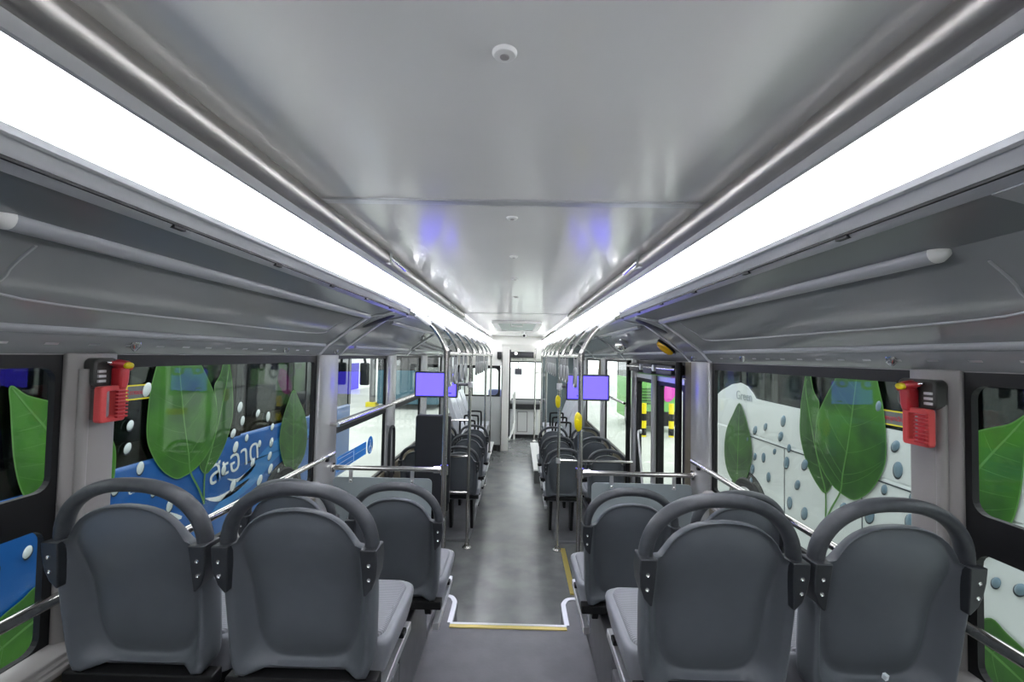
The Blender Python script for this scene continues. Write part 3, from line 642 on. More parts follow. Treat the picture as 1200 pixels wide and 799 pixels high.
# monitors on the second poles
for sx, s in ((-1, 'left'), (1, 'right')):
    cx = sx * 0.745 - (0.03 if sx < 0 else 0.03); cz = 1.625; w2, h2 = 0.213, 0.128
    y = 4.5
    t = thing('monitor', 'purple lit flat monitor on the %s side of the aisle' % s, 'monitor', (cx, y, cz), 'purple lit monitors')
    MB().prism(rrect(cx - w2, cx + w2, cz - h2, cz + h2, 0.012), 'y', y - 0.02, y + 0.03).build('housing', 'bezel', t, bevel=0.004)
    sc = MB().box(cx - w2 + 0.017, cx + w2 - 0.017, y - 0.023, y - 0.019, cz - h2 + 0.019, cz + h2 - 0.017).build('screen', 'purple', t, smooth=0)
    ox = cx - 0.08 if sx > 0 else cx + 0.125
    MB().prism(rrect(ox - 0.028, ox + 0.028, cz - 0.088, cz - 0.074, 0.006), 'y', y - 0.0245, y - 0.0225).build('message_box', 'osd', sc, smooth=0)
    MB().tube([(sx * RX, 4.60, cz), (sx * 0.56, 4.59, cz), (cx, 4.56, cz), (cx, 4.53, cz)], 0.016, 10).build('arm', 'bezel', t)
    MB().cyl((sx * RX, 4.60), 'z', 0.028, cz - 0.03, cz + 0.03, 14).build('pole_clamp', 'fitting', t)

# emergency hammers on the nearest pillars
def hammer(sx, s):
    oy = 0.0 if sx < 0 else -0.014; oz = 0.0 if sx < 0 else -0.015
    t = thing('emergency_hammer', 'red emergency hammer in a dark holder on the %s pillar' % s, 'emergency hammer', (sx * 1.19, 1.31 + oy, 1.8), 'red emergency hammers')
    def pr(poly, x0, x1):
        a, b = sorted((sx * x0, sx * x1)); return MB().prism([(y + oy, z + oz) for y, z in poly], 'x', a, b)
    hb = pr(rrect(1.275, 1.352 if sx < 0 else 1.40, 1.808, 1.892, 0.018), 1.206, 1.168).build('holder', 'darkbox', t, bevel=0.006)
    for z in (1.822, 1.836, 1.850):
        a, b = sorted((sx * 1.169, sx * 1.163)); MB().box(a, b, 1.282 + oy, 1.305 + oy, z + oz, z + 0.007 + oz).build('holder_rib', 'fitting', hb, smooth=0)
    X = 1.150
    head = MB().tube([(sx * X, 1.302 + oy, 1.878 + oz), (sx * X, 1.318 + oy, 1.876 + oz), (sx * X, 1.324 + oy, 1.875 + oz), (sx * X, 1.355 + oy, 1.868 + oz), (sx * X, 1.369 + oy, 1.864 + oz)], [0.006, 0.008, 0.014, 0.0165, 0.012], 14).build('hammer_head', 'red', t)
    MB().tube([(sx * X, 1.290 + oy, 1.880 + oz), (sx * X, 1.306 + oy, 1.878 + oz)], [0.003, 0.006], 10).build('steel_tip', 'chrome', head)
    lens = []
    for sc, h in ((1.0, 1.1365), (0.9, 1.131), (0.5, 1.128)):
        lens.append([(sx * h, 1.347 + oy + 0.017 * sc * math.cos(2 * PI * k / 18), 1.870 + oz + 0.010 * sc * math.sin(2 * PI * k / 18)) for k in range(18)])
    MB().loft(lens).build('yellow_badge', 'yellow', head)
    pr([(1.323, 1.865), (1.358, 1.865), (1.354, 1.82), (1.348, 1.80), (1.322, 1.80)], 1.168, 1.136).build('shaft', 'red', t, bevel=0.006)
    outer = rrect(1.266, 1.350, 1.708, 1.812, 0.009); inner = rrect(1.287, 1.315, 1.722, 1.797, 0.006)
    if sx > 0: outer = [(2.616 - y, z) for y, z in outer][::-1]; inner = [(2.616 - y, z) for y, z in inner][::-1]
    mir = (lambda y: y) if sx < 0 else (lambda y: 2.616 - y)
    a, b = sorted((sx * 1.162, sx * 1.140))
    MB().ring([(y + oy, z + oz) for y, z in outer], [(y + oy, z + oz) for y, z in inner], 'x', a, b).build('grip_loop', 'redlight', t, smooth=0, bevel=0.004)
    for k in range(8):
        z = 1.718 + k * 0.0105 + oz; a, b = sorted((sx * 1.142, sx * 1.132))
        y0, y1 = sorted((mir(1.313), mir(1.349)))
        MB().box(a, b, y0 + oy, y1 + oy, z, z + 0.0058).build('finger_rib', 'red', t, smooth=0, bevel=0.0012)
    a, b = sorted((sx * 1.205, sx * 1.18)); MB().box(a, b, 1.29 + oy, 1.33 + oy, 1.715 + oz, 1.80 + oz).build('wire_plate', 'pillar', t, smooth=0)
hammer(-1, 'left'); hammer(1, 'right')

# blue wheelchair notice stuck on the left window
M['signblue'] = mat('sign_blue', (0.015, 0.2, 0.62), 0.4)
M['signwhite'] = mat('sign_white', (0.75, 0.8, 0.85), 0.5)
sg = thing('wheelchair_sticker', 'blue wheelchair notice stuck on the lower left window pane', 'sticker', (-1.243, 3.6, 1.1))
MB().prism([(3.24, 1.07), (3.24, 1.175), (3.86, 1.175), (3.86, 1.07)], 'x', -1.2445, -1.2425).build('notice_panel', 'signblue', sg, smooth=0)
m = MB()
for z in (1.155, 1.12, 1.085): m.box(-1.2424, -1.2418, 3.26, 3.55, z, z + 0.004)
m.box(-1.2424, -1.2418, 3.565, 3.572, 1.072, 1.173)
for z in (1.12,): m.box(-1.2424, -1.2418, 3.6, 3.84, z, z + 0.005)
m.build('lettering_lines', 'signwhite', sg, smooth=0)
MB().cyl((3.965, 1.125), 'x', 0.075, -1.2445, -1.2425, 28).build('badge', 'signblue', sg, smooth=0)
m = MB(); m.cyl((3.96, 1.165), 'x', 0.011, -1.2424, -1.2416, 12)
m.tube([(-1.242, 3.96, 1.15), (-1.242, 3.962, 1.115), (-1.242, 3.985, 1.112), (-1.242, 4.0, 1.08)], 0.005, 6)
m.tube([(-1.242, 3.96 + 0.03 * math.cos(a), 1.095 + 0.03 * math.sin(a)) for a in [math.radians(120 + 20 * k) for k in range(12)]], 0.0045, 6)
m.build('wheelchair_symbol', 'signwhite', sg, smooth=0)

# ------------------------------------------------------------------ passenger seats
ZB = 0.45
def tilt(p): return (p[0], p[1] - (p[2] - ZB - 0.05) * 0.13, p[2])
def make_seat(long_legs):
    global ZB
    ZB = 0.45 if long_legs else 0.17
    t = thing('passenger_seat', 'x', 'seat', (0, 0, 0), 'grey passenger seats with arched handles')
    NH = 36
    half_o = [(0, -0.018), (0.09, -0.018), (0.155, -0.022), (0.176, -0.012), (0.184, 0.05), (0.187, 0.12), (0.190, 0.20), (0.1915, 0.28), (0.1905, 0.318), (0.186, 0.332), (0.172, 0.336), (0.160, 0.338), (0.150, 0.346), (0.142, 0.364), (0.122, 0.393), (0.088, 0.417), (0.046, 0.430), (0, 0.434)]
    half_p = [(0, -0.002), (0.06, 0.0), (0.10, 0.012), (0.126, 0.045), (0.139, 0.10), (0.146, 0.17), (0.150, 0.24), (0.152, 0.30), (0.1505, 0.322), (0.146, 0.335), (0.139, 0.352), (0.131, 0.364), (0.112, 0.387), (0.081, 0.407), (0.043, 0.419), (0, 0.423)]
    def loop(h):
        hp = resample(catmull([(a, b, 0) for a, b in h], 5), NH)
        return [(v.x, v.y) for v in hp] + [(-v.x, v.y) for v in hp[-2:0:-1]]
    O, P = loop(half_o), loop(half_p)
    def mixr(f, y, sc=1.0, cz=0.2, bulge=0.0):
        out = []
        for o, p in zip(O, P):
            x = ((1 - f) * o[0] + f * p[0]) * sc; z = cz + (((1 - f) * o[1] + f * p[1]) - cz) * sc
            g = min(max((0.40 - z) / 0.22, 0.0), 1.0); g = g * g * (3 - 2 * g)
            e1 = min(max((0.150 - abs(x)) / 0.05, 0.0), 1.0); e2 = min(max((0.055 - z) / 0.05, 0.0), 1.0)
            e = (1 - f) * e1 * e1 * (3 - 2 * e1) * e2 * e2 * (3 - 2 * e2) * (0.045 + bulge)
            out.append(tilt((x, y - bulge * g + max(e, 0.0), ZB + z)))
        return out
    MB().loft([mixr(0, 0.014, 0.6, 0.2, -0.065), mixr(0, 0.016, 0.88, 0.2, -0.065), mixr(0, 0.013, 0.975, 0.2, -0.056), mixr(0, 0.008, 1.0, 0.2, -0.045), mixr(0, -0.008), mixr(0.10, -0.013), mixr(0.22, -0.014), mixr(0.5, -0.010, 1.0, 0.2, -0.012), mixr(0.8, -0.005, 1.0, 0.2, -0.034), mixr(1, -0.003, 1.0, 0.2, -0.045),
               mixr(1, -0.004, 0.97, 0.2, -0.048), mixr(1, -0.008, 0.9, 0.2, -0.046), mixr(1, -0.013, 0.75, 0.2, -0.043), mixr(1, -0.017, 0.5, 0.2, -0.041), mixr(1, -0.018, 0.25, 0.2, -0.04)]).build('backrest', 'seat', t, smooth=70, world=False)
    # arched handle
    pth = []
    for k in range(29):
        a = PI * k / 28
        c, s_ = math.cos(a), math.sin(a)
        pth.append(tilt((0.1875 * (1 if c > 0 else -1) * abs(c) ** 0.86, 0.012, ZB + 0.325 + 0.157 * abs(s_) ** 0.9)))
    hr = []
    for k, q in enumerate(pth):
        q0, q1 = Vector(pth[max(k - 1, 0)]), Vector(pth[min(k + 1, len(pth) - 1)])
        tg = (q1 - q0).normalized(); dp = Vector((0, 1, 0)); dp = (dp - tg * dp.dot(tg)).normalized(); rd = tg.cross(dp)
        hr.append([Vector(q) + rd * (0.0175 * math.cos(2 * PI * j / 16)) + dp * (0.0235 * math.sin(2 * PI * j / 16)) for j in range(16)])
    h = MB().loft(hr).build('handle', 'handle', t, world=False)
    for sx in (-1, 1):
        poly = [(0.166, 0.338), (0.2085, 0.338), (0.2095, 0.30), (0.206, 0.265), (0.196, 0.236), (0.180, 0.216), (0.174, 0.216)]
        m = MB()
        rings = [[tilt((sx * a, y, ZB + b)) for a, b in poly] for y in (-0.026, 0.038)]
        b_ = m.loft(rings).build('bracket', 'bracket', h, smooth=30, bevel=0.006, world=False)
        for z in (0.30, 0.262):
            p = tilt((sx * 0.190, -0.026, ZB + z))
            MB().lathe((p[0], p[2]), 'y', [(0.0022, p[1] - 0.0012), (0.0048, p[1] - 0.003), (0.006, p[1] + 0.003)], 14).build('screw', 'chrome', h, world=False)
    # seat pan and cushion
    def rr(i, z, n=6): return [(a, b, z) for a, b in rrect(-0.203 + i, 0.203 - i, 0.092 + i * 0.3, 0.455 - i, 0.05, n)]
    MB().loft([rr(0.05, ZB - 0.10), rr(0.018, ZB - 0.085), rr(0.004, ZB - 0.03), rr(0.0, ZB + 0.0), rr(0.002, ZB + 0.012), rr(0.012, ZB + 0.02)]).build('seat_pan', 'seatpan', t, smooth=50, world=False)
    MB().loft([rr(0.022, ZB + 0.018), rr(0.024, ZB + 0.026), rr(0.034, ZB + 0.031)]).build('cushion', 'cushion', t, smooth=50, world=False)
    # frame
    MB().box(-0.2, 0.2, 0.0, 0.045, ZB - 0.06, ZB - 0.025).build('cross_beam', 'black', t, smooth=0, bevel=0.004, world=False)
    MB().box(-0.19, 0.19, 0.33, 0.37, ZB - 0.14, ZB - 0.1).build('cross_beam', 'black', t, smooth=0, bevel=0.004, world=False)
    for sx in (-1, 1):
        a, b = sorted((sx * 0.165, sx * 0.192))
        MB().box(a, b, 0.0, 0.43, ZB - 0.145, ZB - 0.115).build('side_rail', 'alu', t, smooth=0, bevel=0.003, world=False)
        a, b = sorted((sx * 0.10, sx * 0.13))
        MB().prism([(0.12, ZB - 0.10), (0.36, ZB - 0.10), (0.34, 0.0), (0.12 + 0.25 * ZB, 0.0)], 'x', a, b).build('leg', 'black', t, smooth=0, bevel=0.004, world=False)
    return t
SEATS = [(-0.958, 1.21, 0.64, 'grey seat in the nearest row against the left window, far left of the photo'),
         (-0.524, 1.21, 0.64, 'grey seat in the nearest row on the left side of the aisle'),
         (0.5505, 1.21, 0.635, 'grey seat in the nearest row on the right side of the aisle'),
         (0.9805, 1.21, 0.635, 'grey seat in the nearest row against the right window, white square label on its back'),
         (-0.95, 2.01, 0.425, 'grey seat in the second row against the left window, mostly hidden'),
         (-0.487, 2.01, 0.42, 'grey seat in the second row left of the aisle, before the half height screen'),
         (0.525, 2.01, 0.42, 'grey seat in the second row right of the aisle, before the half height screen'),
         (0.985, 2.01, 0.42, 'grey seat in the second row against the right window, mostly hidden')]
for i, y in enumerate((4.80, 5.54, 6.28)):
    w = ('first', 'second', 'third')[i]
    SEATS += [(-0.56, y, 0.03, 'grey aisle seat on the left, %s row beyond the black backrest pad' % w),
              (-0.99, y, 0.03, 'grey window seat on the left, %s row beyond the black backrest pad' % w),
              (0.525, y, 0.03, 'grey aisle seat on the right, %s row beyond the middle door' % w),
              (0.965, y, 0.03, 'grey window seat on the right, %s row beyond the middle door' % w)]
low_seat = make_seat(False); tall_seat = make_seat(True)
for i, (x, y, z, lab) in enumerate(SEATS):
    src = low_seat if i < 8 else tall_seat
    o = src if i in (0, 8) else copy_tree(src)
    o.location = (x, y, z + (0.28 if i < 8 else 0.0)); o['label'] = lab
sl = None
for o in bpy.data.objects:
    if o.get('label', '').startswith('grey seat in the nearest row against the right'): sl = o
p = (0.96, 1.21 - 0.039 + 0.006, 0.635 + 0.45 + 0.055)
st = MB().prism([(0.952, 1.135), (0.959, 1.137), (0.962, 1.148), (0.955, 1.146)], 'y', 1.165, 1.178).build('size_label', 'signwhite', sl, smooth=0)
st['label'] = 'small white square label'

# sideways bench seats over the front wheel boxes
M['benchshell'] = mat('bench_shell', (0.5, 0.52, 0.56), 0.25)
for sx, s in ((-1, 'left'), (1, 'right')):
    for k, y0 in enumerate((7.15, 7.75, 8.35)):
        t = thing('side_seat', 'pale grey sideways seat over the %s front wheel box, %s from the rear' % (s, ('first', 'second', 'third')[k]), 'seat', (sx * 0.9, y0 + 0.25, 0.2), 'sideways seats over the front wheel boxes')
        prof = [(1.17, 0.62), (1.13, 1.12), (1.17, 1.14), (1.2, 1.1), (1.2, 0.62)]
        MB().prism([(sx * a, b) for a, b in [(0.82, 0.68), (1.03, 1.26), (1.06, 1.27), (1.10, 1.25), (0.94, 0.68)]], 'y', y0, y0 + 0.5).build('backrest', 'benchshell', t, bevel=0.02, seg=3)
        MB().prism([(sx * a, b) for a, b in [(0.51, 0.62), (0.51, 0.66), (0.85, 0.64), (0.9, 0.58), (0.53, 0.58)]], 'y', y0 + 0.01, y0 + 0.49).build('seat_pan', 'benchshell', t, bevel=0.015, seg=3)
        a, b = sorted((sx * 0.55, sx * 1.0)); MB().box(a, b, y0 + 0.1, y0 + 0.4, 0.2, 0.6).build('base', 'black', t, bevel=0.01)
        MB().tube(catmull([(sx * 0.86, y0 - 0.02, 0.66), (sx * 0.86, y0 - 0.02, 0.86), (sx * 0.84, y0 - 0.02, 0.90), (sx * 0.66, y0 - 0.02, 0.90), (sx * 0.63, y0 - 0.02, 0.86), (sx * 0.63, y0 - 0.02, 0.62)], 4), 0.016, 10).build('arm_hoop', 'black', t)

# ------------------------------------------------------------------ outdoors
struct(MB().box(-70, 70, -30, 90, -0.45, -0.35).build('ground', noise_col(mat('depot_concrete', (0.5, 0.52, 0.47), 0.5), (0.46, 0.48, 0.43), (0.56, 0.57, 0.52), 0.6, 6), smooth=0))

M['busblue'] = mat('bus_blue', (0.006, 0.10, 0.36), 0.3, coat=0.3)
M['buswhite'] = mat('bus_white', (0.72, 0.77, 0.76), 0.3, coat=0.3)
M['bustint'] = glass('tinted_bus_glass', (0.17, 0.19, 0.2), 1.2)
M['busdark'] = mat('bus_window_band', (0.02, 0.022, 0.025), 0.15)
M['redbrown'] = mat('bus_reddish_reflection', (0.12, 0.045, 0.04), 0.5)  # reddish window reflection put into a panel colour
M['tyre'] = mat('tyre', (0.015, 0.015, 0.016), 0.7)
M['rim'] = mat('wheel_rim', (0.6, 0.6, 0.6), 0.3, 0.9)
M['leaf'] = noise_col(mat('leaf_green', (0.03, 0.14, 0.012), 0.45), (0.010, 0.070, 0.006), (0.042, 0.185, 0.008), 2.6, 5)
M['leafdark'] = noise_col(mat('leaf_dark_green', (0.015, 0.085, 0.012), 0.45), (0.008, 0.048, 0.008), (0.028, 0.125, 0.01), 2.6, 5)
M['vein'] = mat('leaf_vein', (0.09, 0.24, 0.05), 0.5)
M['dropw'] = mat('drop_white', (0.6, 0.66, 0.66), 0.15)
M['dropb'] = mat('drop_blue_grey', (0.16, 0.24, 0.30), 0.15)
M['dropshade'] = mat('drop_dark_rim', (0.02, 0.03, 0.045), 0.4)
M['lbl'] = mat('sticker_grey', (0.12, 0.13, 0.14), 0.4)
M['ylw'] = mat('sticker_yellow', (0.8, 0.68, 0.02), 0.4)
M['rtxt'] = mat('sticker_red', (0.5, 0.02, 0.05), 0.4)
M['lightblue'] = mat('bus_light_blue', (0.03, 0.2, 0.5), 0.3)
M['greytext'] = mat('lettering_grey', (0.3, 0.36, 0.36), 0.4)

def bus(name, label, sx, xf, xw, y0, y1, body_z, body, tint='bustint', roof='buswhite', wheels=(), win=1.1):
    b = thing(name, label, 'bus', (sx * (xf + xw / 2), (y0 + y1) / 2, -0.35))
    xa, xb = sorted((sx * xf, sx * (xf + xw)))
    MB().box(xa, xb, y0, y1, -0.12, body_z).build('lower_body', body, b, bevel=0.04, seg=3)
    MB().box(xa, xb, y0, y1, 2.12, 2.75).build('roof', roof, b, bevel=0.12, seg=4)
    n = max(1, round((y1 - y0) / 1.5))
    for xs in (xf + 0.02, xf + xw - 0.02):
        p = MB()
        for k in range(n + 1):
            y = y0 + 0.06 + (y1 - y0 - 0.12) * k / n
            a, c = sorted((sx * (xs - 0.015), sx * (xs + 0.015))); p.box(a, c, y - 0.05, y + 0.05, body_z - 0.02, 2.14)
        p.build('window_posts', 'busdark', b, smooth=0)
        MB().box(sx * xs - 0.004, sx * xs + 0.004, y0 + 0.03, y1 - 0.03, body_z - 0.02, 2.14).build('side_glass', tint, b, smooth=0)
    for ys in (y0 + 0.04, y1 - 0.04):
        MB().box(xa + 0.05, xb - 0.05, ys - 0.004, ys + 0.004, body_z - 0.02, 2.14).build('end_glass', tint, b, smooth=0)
    for wy in wheels:
        a, c = sorted((sx * (xf - 0.012), sx * (xf + 0.1)))
        MB().cyl((wy, 0.05), 'x', 0.5, a, c, 36).build('wheel_arch', 'busdark', b, smooth=30)
        a, c = sorted((sx * (xf - 0.03), sx * (xf + 0.1)))
        wh = MB().cyl((wy, 0.06), 'x', 0.41, a, c, 36).build('tyre', 'tyre', b, smooth=30, bevel=0.02)
        m = MB().lathe((wy, 0.06), 'x', [(0.30, sx * (xf - 0.02)), (0.29, sx * (xf - 0.045)), (0.2, sx * (xf - 0.03)), (0.14, sx * (xf - 0.05)), (0.05, sx * (xf - 0.055))], 28)
        for k in range(8):
            a_ = 2 * PI * k / 8; c1, c2 = sorted((sx * (xf - 0.06), sx * (xf - 0.03))); m.cyl((wy + 0.2 * math.cos(a_), 0.06 + 0.2 * math.sin(a_)), 'x', 0.02, c1, c2, 8)
        m.build('rim', 'rim', wh)
    return b

def leaf(b, sx, X, out, mid, nv, dark=False, lift=0.006):
    """A printed leaf on the bus side: a thin foil with its ribs."""
    o = catmull([(y, z, 0) for y, z in out], 4, True)
    x1, x2 = sx * (X - lift), sx * (X - lift + 0.004)
    a, c = sorted((x1, x2))
    lf = MB().prism([(v.x, v.y) for v in o], 'x', a, c).build('leaf_graphic', 'leafdark' if dark else 'leaf', b, smooth=0)
    cx = sum(v.x for v in o) / len(o); cz = sum(v.y for v in o) / len(o)
    m = MB()
    xr = sx * (X - lift - 0.001)
    def flat(path, w):
        P = [Vector((p[0], p[1])) for p in path]
        ww = w if hasattr(w, '__len__') else [w] * len(P)
        l, r = [], []
        for i, p in enumerate(P):
            t = (P[min(i + 1, len(P) - 1)] - P[max(i - 1, 0)]).normalized(); nn = Vector((-t.y, t.x))
            l.append(p + nn * ww[i]); r.append(p - nn * ww[i])
        rings = [[(xr, q.x, q.y), (xr + sx * 0.0008, q.x, q.y), (xr + sx * 0.0008, s_.x, s_.y), (xr, s_.x, s_.y)] for q, s_ in zip(l, r)]
        m.loft(rings)
    mp = catmull([(y, z, 0) for y, z in mid], 4)
    N = len(mp)
    flat([(v.x, v.y) for v in mp], [0.004 + 0.007 * i / N for i in range(N)])
    flat([(v.x * 1.0, v.y) for v in o] + [(o[0].x, o[0].y)], 0.004)
    import itertools
    def inside(p):
        c_ = False; n = len(o)
        for i in range(n):
            a_, b_ = o[i], o[(i + 1) % n]
            if (a_.y > p.y) != (b_.y > p.y) and p.x < (b_.x - a_.x) * (p.y - a_.y) / (b_.y - a_.y) + a_.x: c_ = not c_
        return c_
    for k in range(1, nv + 1):
        i = int(N * 0.92 * k / (nv + 1)); base = Vector((mp[i].x, mp[i].y))
        if not inside(base): continue
        t = (mp[min(i + 1, N - 1)] - mp[max(i - 1, 0)]); t = Vector((t.x, t.y)).normalized(); up = -t
        for side in (-1, 1):
            nn = Vector((-t.y, t.x)) * side
            path = [base]
            for s_ in range(1, 30):
                d = (nn * (1.0 - 0.012 * s_) + up * (0.45 + 0.03 * s_)).normalized()
                q = path[-1] + d * 0.03
                if not inside(q): break
                path.append(q)
            if len(path) > 3: flat([(q.x, q.y) for q in path], [0.0018 * (1 - 0.7 * j / len(path)) for j in range(len(path))])
    m.build('leaf_veins', 'vein', lf, smooth=0)

def drops(b, sx, X, lst, m):
    for i, (y, z, a, c, rot) in enumerate(lst):
        n = 20; ca, sa = math.cos(rot), math.sin(rot)
        def ringp(k, h, dy=0, dz=0): return [(sx * (X - h), y + dy + (a * k * math.cos(2 * PI * j / n)) * ca - (c * k * math.sin(2 * PI * j / n)) * sa, z + dz + (a * k * math.cos(2 * PI * j / n)) * sa + (c * k * math.sin(2 * PI * j / n)) * ca) for j in range(n)]
        d = MB().loft([ringp(1, 0.003), ringp(1, 0.008), ringp(0.85, 0.013), ringp(0.5, 0.018), ringp(0.15, 0.02)]).build('droplet_graphic', m, b)
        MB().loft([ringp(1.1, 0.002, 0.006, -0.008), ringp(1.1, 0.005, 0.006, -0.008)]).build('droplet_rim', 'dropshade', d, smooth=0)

LEAF = [
 ([(3.70, 2.02), (3.646, 1.808), (3.596, 1.626), (3.573, 1.426), (3.575, 1.224), (3.632, 1.078), (3.726, 0.946), (3.831, 0.856), (3.92, 0.811), (3.999, 0.812), (4.082, 0.828), (4.189, 0.871), (4.31, 0.971), (4.387, 1.102), (4.402, 1.281), (4.367, 1.466), (4.262, 1.636), (4.138, 1.799), (3.9, 2.08)],
  [(3.83, 2.05), (3.877, 1.804), (3.919, 1.567), (3.975, 1.263), (4.042, 0.989), (4.071, 0.831), (4.19, 0.645), (4.275, 0.48)], 9, False, 0.012),
 ([(4.52, 1.92), (4.602, 1.686), (4.64, 1.51), (4.654, 1.247), (4.584, 1.042), (4.487, 0.892), (4.356, 0.783), (4.274, 0.763), (4.201, 0.853), (4.265, 0.94), (4.354, 1.043), (4.40, 1.196), (4.40, 1.403), (4.36, 1.574), (4.445, 1.691)],
  [(4.54, 1.8), (4.561, 1.688), (4.432, 1.194), (4.336, 0.925), (4.274, 0.763), (4.277, 0.48)], 6, True, 0.006),
 ([(5.897, 1.42), (6.067, 1.262), (6.252, 1.032), (6.318, 0.788), (6.282, 0.56), (6.145, 0.417), (5.94, 0.378), (5.738, 0.492), (5.623, 0.697), (5.593, 0.86), (5.642, 1.062), (5.754, 1.261)],
  [(5.899, 1.389), (5.925, 0.966), (5.962, 0.30)], 7, True, 0.016),
 ([(2.585, 1.691), (2.678, 1.628), (2.83, 1.572), (3.061, 1.461), (3.25, 1.283), (3.299, 1.12), (3.27, 0.883), (3.158, 0.76), (2.922, 0.739), (2.76, 0.907), (2.672, 1.077), (2.628, 1.247), (2.606, 1.424), (2.592, 1.572)],
  [(2.594, 1.68), (2.681, 1.562), (2.812, 1.394), (2.988, 1.134), (3.092, 0.80)], 7, False, 0.012),
 ([(2.797, 0.455), (2.712, 0.418), (2.603, 0.376), (2.447, 0.294), (2.383, 0.097), (2.627, -0.08), (2.914, -0.1), (2.982, 0.09), (2.888, 0.357)],
  [(2.44, 0.12), (2.62, 0.2), (2.95, 0.3)], 4, False, 0.012)]

BX = 2.9
lb = bus('parked_bus', 'parked blue city bus with printed leaves and water drops outside the left windows', -1, BX, 2.5, -3.2, 8.0, 1.045, 'busblue', wheels=(5.72,))
rb = bus('parked_bus', 'parked white city bus with printed leaves and water drops outside the right windows', 1, BX, 2.5, -3.2, 6.9, 1.045, 'buswhite', wheels=(5.72,))
for out, mid, nv, dk, lift in LEAF:
    leaf(lb, -1, BX, out, mid, nv, dk, lift)
    leaf(rb, 1, BX, [(y + 0.02, z - 0.05) for y, z in out], [(y + 0.02, z - 0.05) for y, z in mid], nv, dk, lift)
# white film on the right bus, up over the lower glass with a rounded wave at the front
film = [(-3.1, 1.03), (-3.1, 1.38), (3.6, 1.415), (5.28, 1.453), (5.55, 1.462), (5.62, 1.52), (5.75, 1.595), (5.927, 1.632), (6.15, 1.60), (6.45, 1.5), (6.85, 1.31), (6.86, 1.03)]
MB().prism(film, 'x', BX - 0.002, BX + 0.012).build('window_film', 'buswhite', rb, smooth=0)
text_mesh('lettering', 'Green', 0.16, 'greytext', rb, (BX - 0.006, 6.03, 1.42), (0, -1, 0), (0, 0, 1), 0.001)
def dl(L, s0, rot, var):
    rnd = random.Random(3); out = []
    for y, z in L:
        k = s0 * (0.75 + var * rnd.random()) * (1.15 if z < 0.6 else 1.0) * (0.8 if y < 3.0 else 1.0); out.append((y, z, 0.036 * k, 0.056 * k, rot * (0.3 + rnd.random())))
    return out
drops(lb, -1, BX, dl([(3.419, 1.342), (3.405, 1.172), (3.53, 0.995), (3.674, 0.761), (4.919, 0.981), (4.73, 0.919), (4.779, 1.329), (4.832, 1.178), (4.679, 1.069), (5.047, 0.686), (4.548, 0.726), (4.709, 0.529), (5.169, 0.869), (5.421, 0.84), (5.393, 0.685), (5.421, 0.528), (5.429, 1.021), (5.114, 1.223), (5.328, 1.156), (5.598, 0.453), (3.56, 1.6), (3.317, 0.899), (2.732, 0.689), (2.56, 0.653), (2.45, 0.9), (3.39, 0.7), (5.2, 0.45), (3.85, 0.6)], 0.78, -0.5, 0.6), 'dropw')
drops(rb, 1, BX, dl([(5.714, 0.948), (5.553, 0.773), (5.363, 0.804), (5.134, 0.92), (4.863, 1.011), (4.91, 0.849), (5.614, 0.606), (5.257, 0.607), (4.721, 0.669), (5.635, 0.457), (4.854, 0.446), (4.608, 0.42), (5.277, 0.313), (4.968, 1.282), (5.017, 1.109), (5.551, 1.089), (5.323, 1.165), (3.507, 1.298), (3.487, 1.124), (3.617, 0.941), (3.766, 0.688), (3.388, 0.78), (3.66, 1.58), (2.792, 0.63), (2.66, 0.656), (4.065, 0.65), (4.6, 0.9), (3.35, 0.95)], 0.8, 0.5, 0.7), 'dropb')
# yellow framed emergency exit notices on both buses, partly under the leaf
for b, sx, yy, zz in ((lb, -1, 3.37, 1.53), (rb, 1, 3.40, 1.445)):
    x0, x1 = sorted((sx * (BX - 0.004), sx * (BX - 0.001)))
    stc = MB().box(x0, x1, yy, yy + 0.36, zz, zz + 0.115).build('exit_notice', 'lbl', b, smooth=0)
    x0, x1 = sorted((sx * (BX - 0.0055), sx * (BX - 0.0035)))
    MB().ring(rrect(yy, yy + 0.36, zz, zz + 0.115, 0.012), rrect(yy + 0.01, yy + 0.35, zz + 0.01, zz + 0.105, 0.008), 'x', x0, x1).build('notice_border', 'ylw', stc, smooth=0)
    if sx < 0: text_mesh('notice_text', 'ทางออกฉุกเฉิน', 0.05, 'rtxt', stc, (sx * (BX - 0.006), yy + 0.03, zz + 0.04), (0, 1, 0), (0, 0, 1), 0.001)
    else: text_mesh('notice_text', 'ทางออกฉุกเฉิน', 0.05, 'rtxt', stc, (sx * (BX - 0.006), yy + 0.33, zz + 0.04), (0, -1, 0), (0, 0, 1), 0.001)
# white Thai lettering and swooshes, blue light band, seams
text_mesh('lettering', 'สอก', 0.115, 'buswhite', lb, (-(BX - 0.004), 3.43, 0.815), (0, 1, 0), (0, 0, 1), 0.001)
text_mesh('lettering', 'สะอาด', 0.34, 'buswhite', lb, (-(BX - 0.004), 4.34, 0.62), (0, 1, 0.12), (0, -0.12, 1), 0.001)
def swoosh(b, sx, pts, ws, m, name):
    P = catmull([(y, z, 0) for y, z in pts], 5); N = len(P); rings = []
    for i, p in enumerate(P):
        t = (P[min(i + 1, N - 1)] - P[max(i - 1, 0)]).normalized(); nn = Vector((-t.y, t.x, 0)); w = ws * math.sin(PI * (i + 0.4) / (N + 0.2))
        q, r = p + nn * w, p - nn * w; x = sx * (BX - 0.004); x2 = sx * (BX - 0.001)
        rings.append([(x, q.x, q.y), (x2, q.x, q.y), (x2, r.x, r.y), (x, r.x, r.y)])
    return MB().loft(rings).build(name, m, b, smooth=0)
swoosh(lb, -1, [(4.3, 0.52), (4.5, 0.46), (4.75, 0.47), (5.0, 0.52)], 0.03, 'buswhite', 'swoosh_graphic')
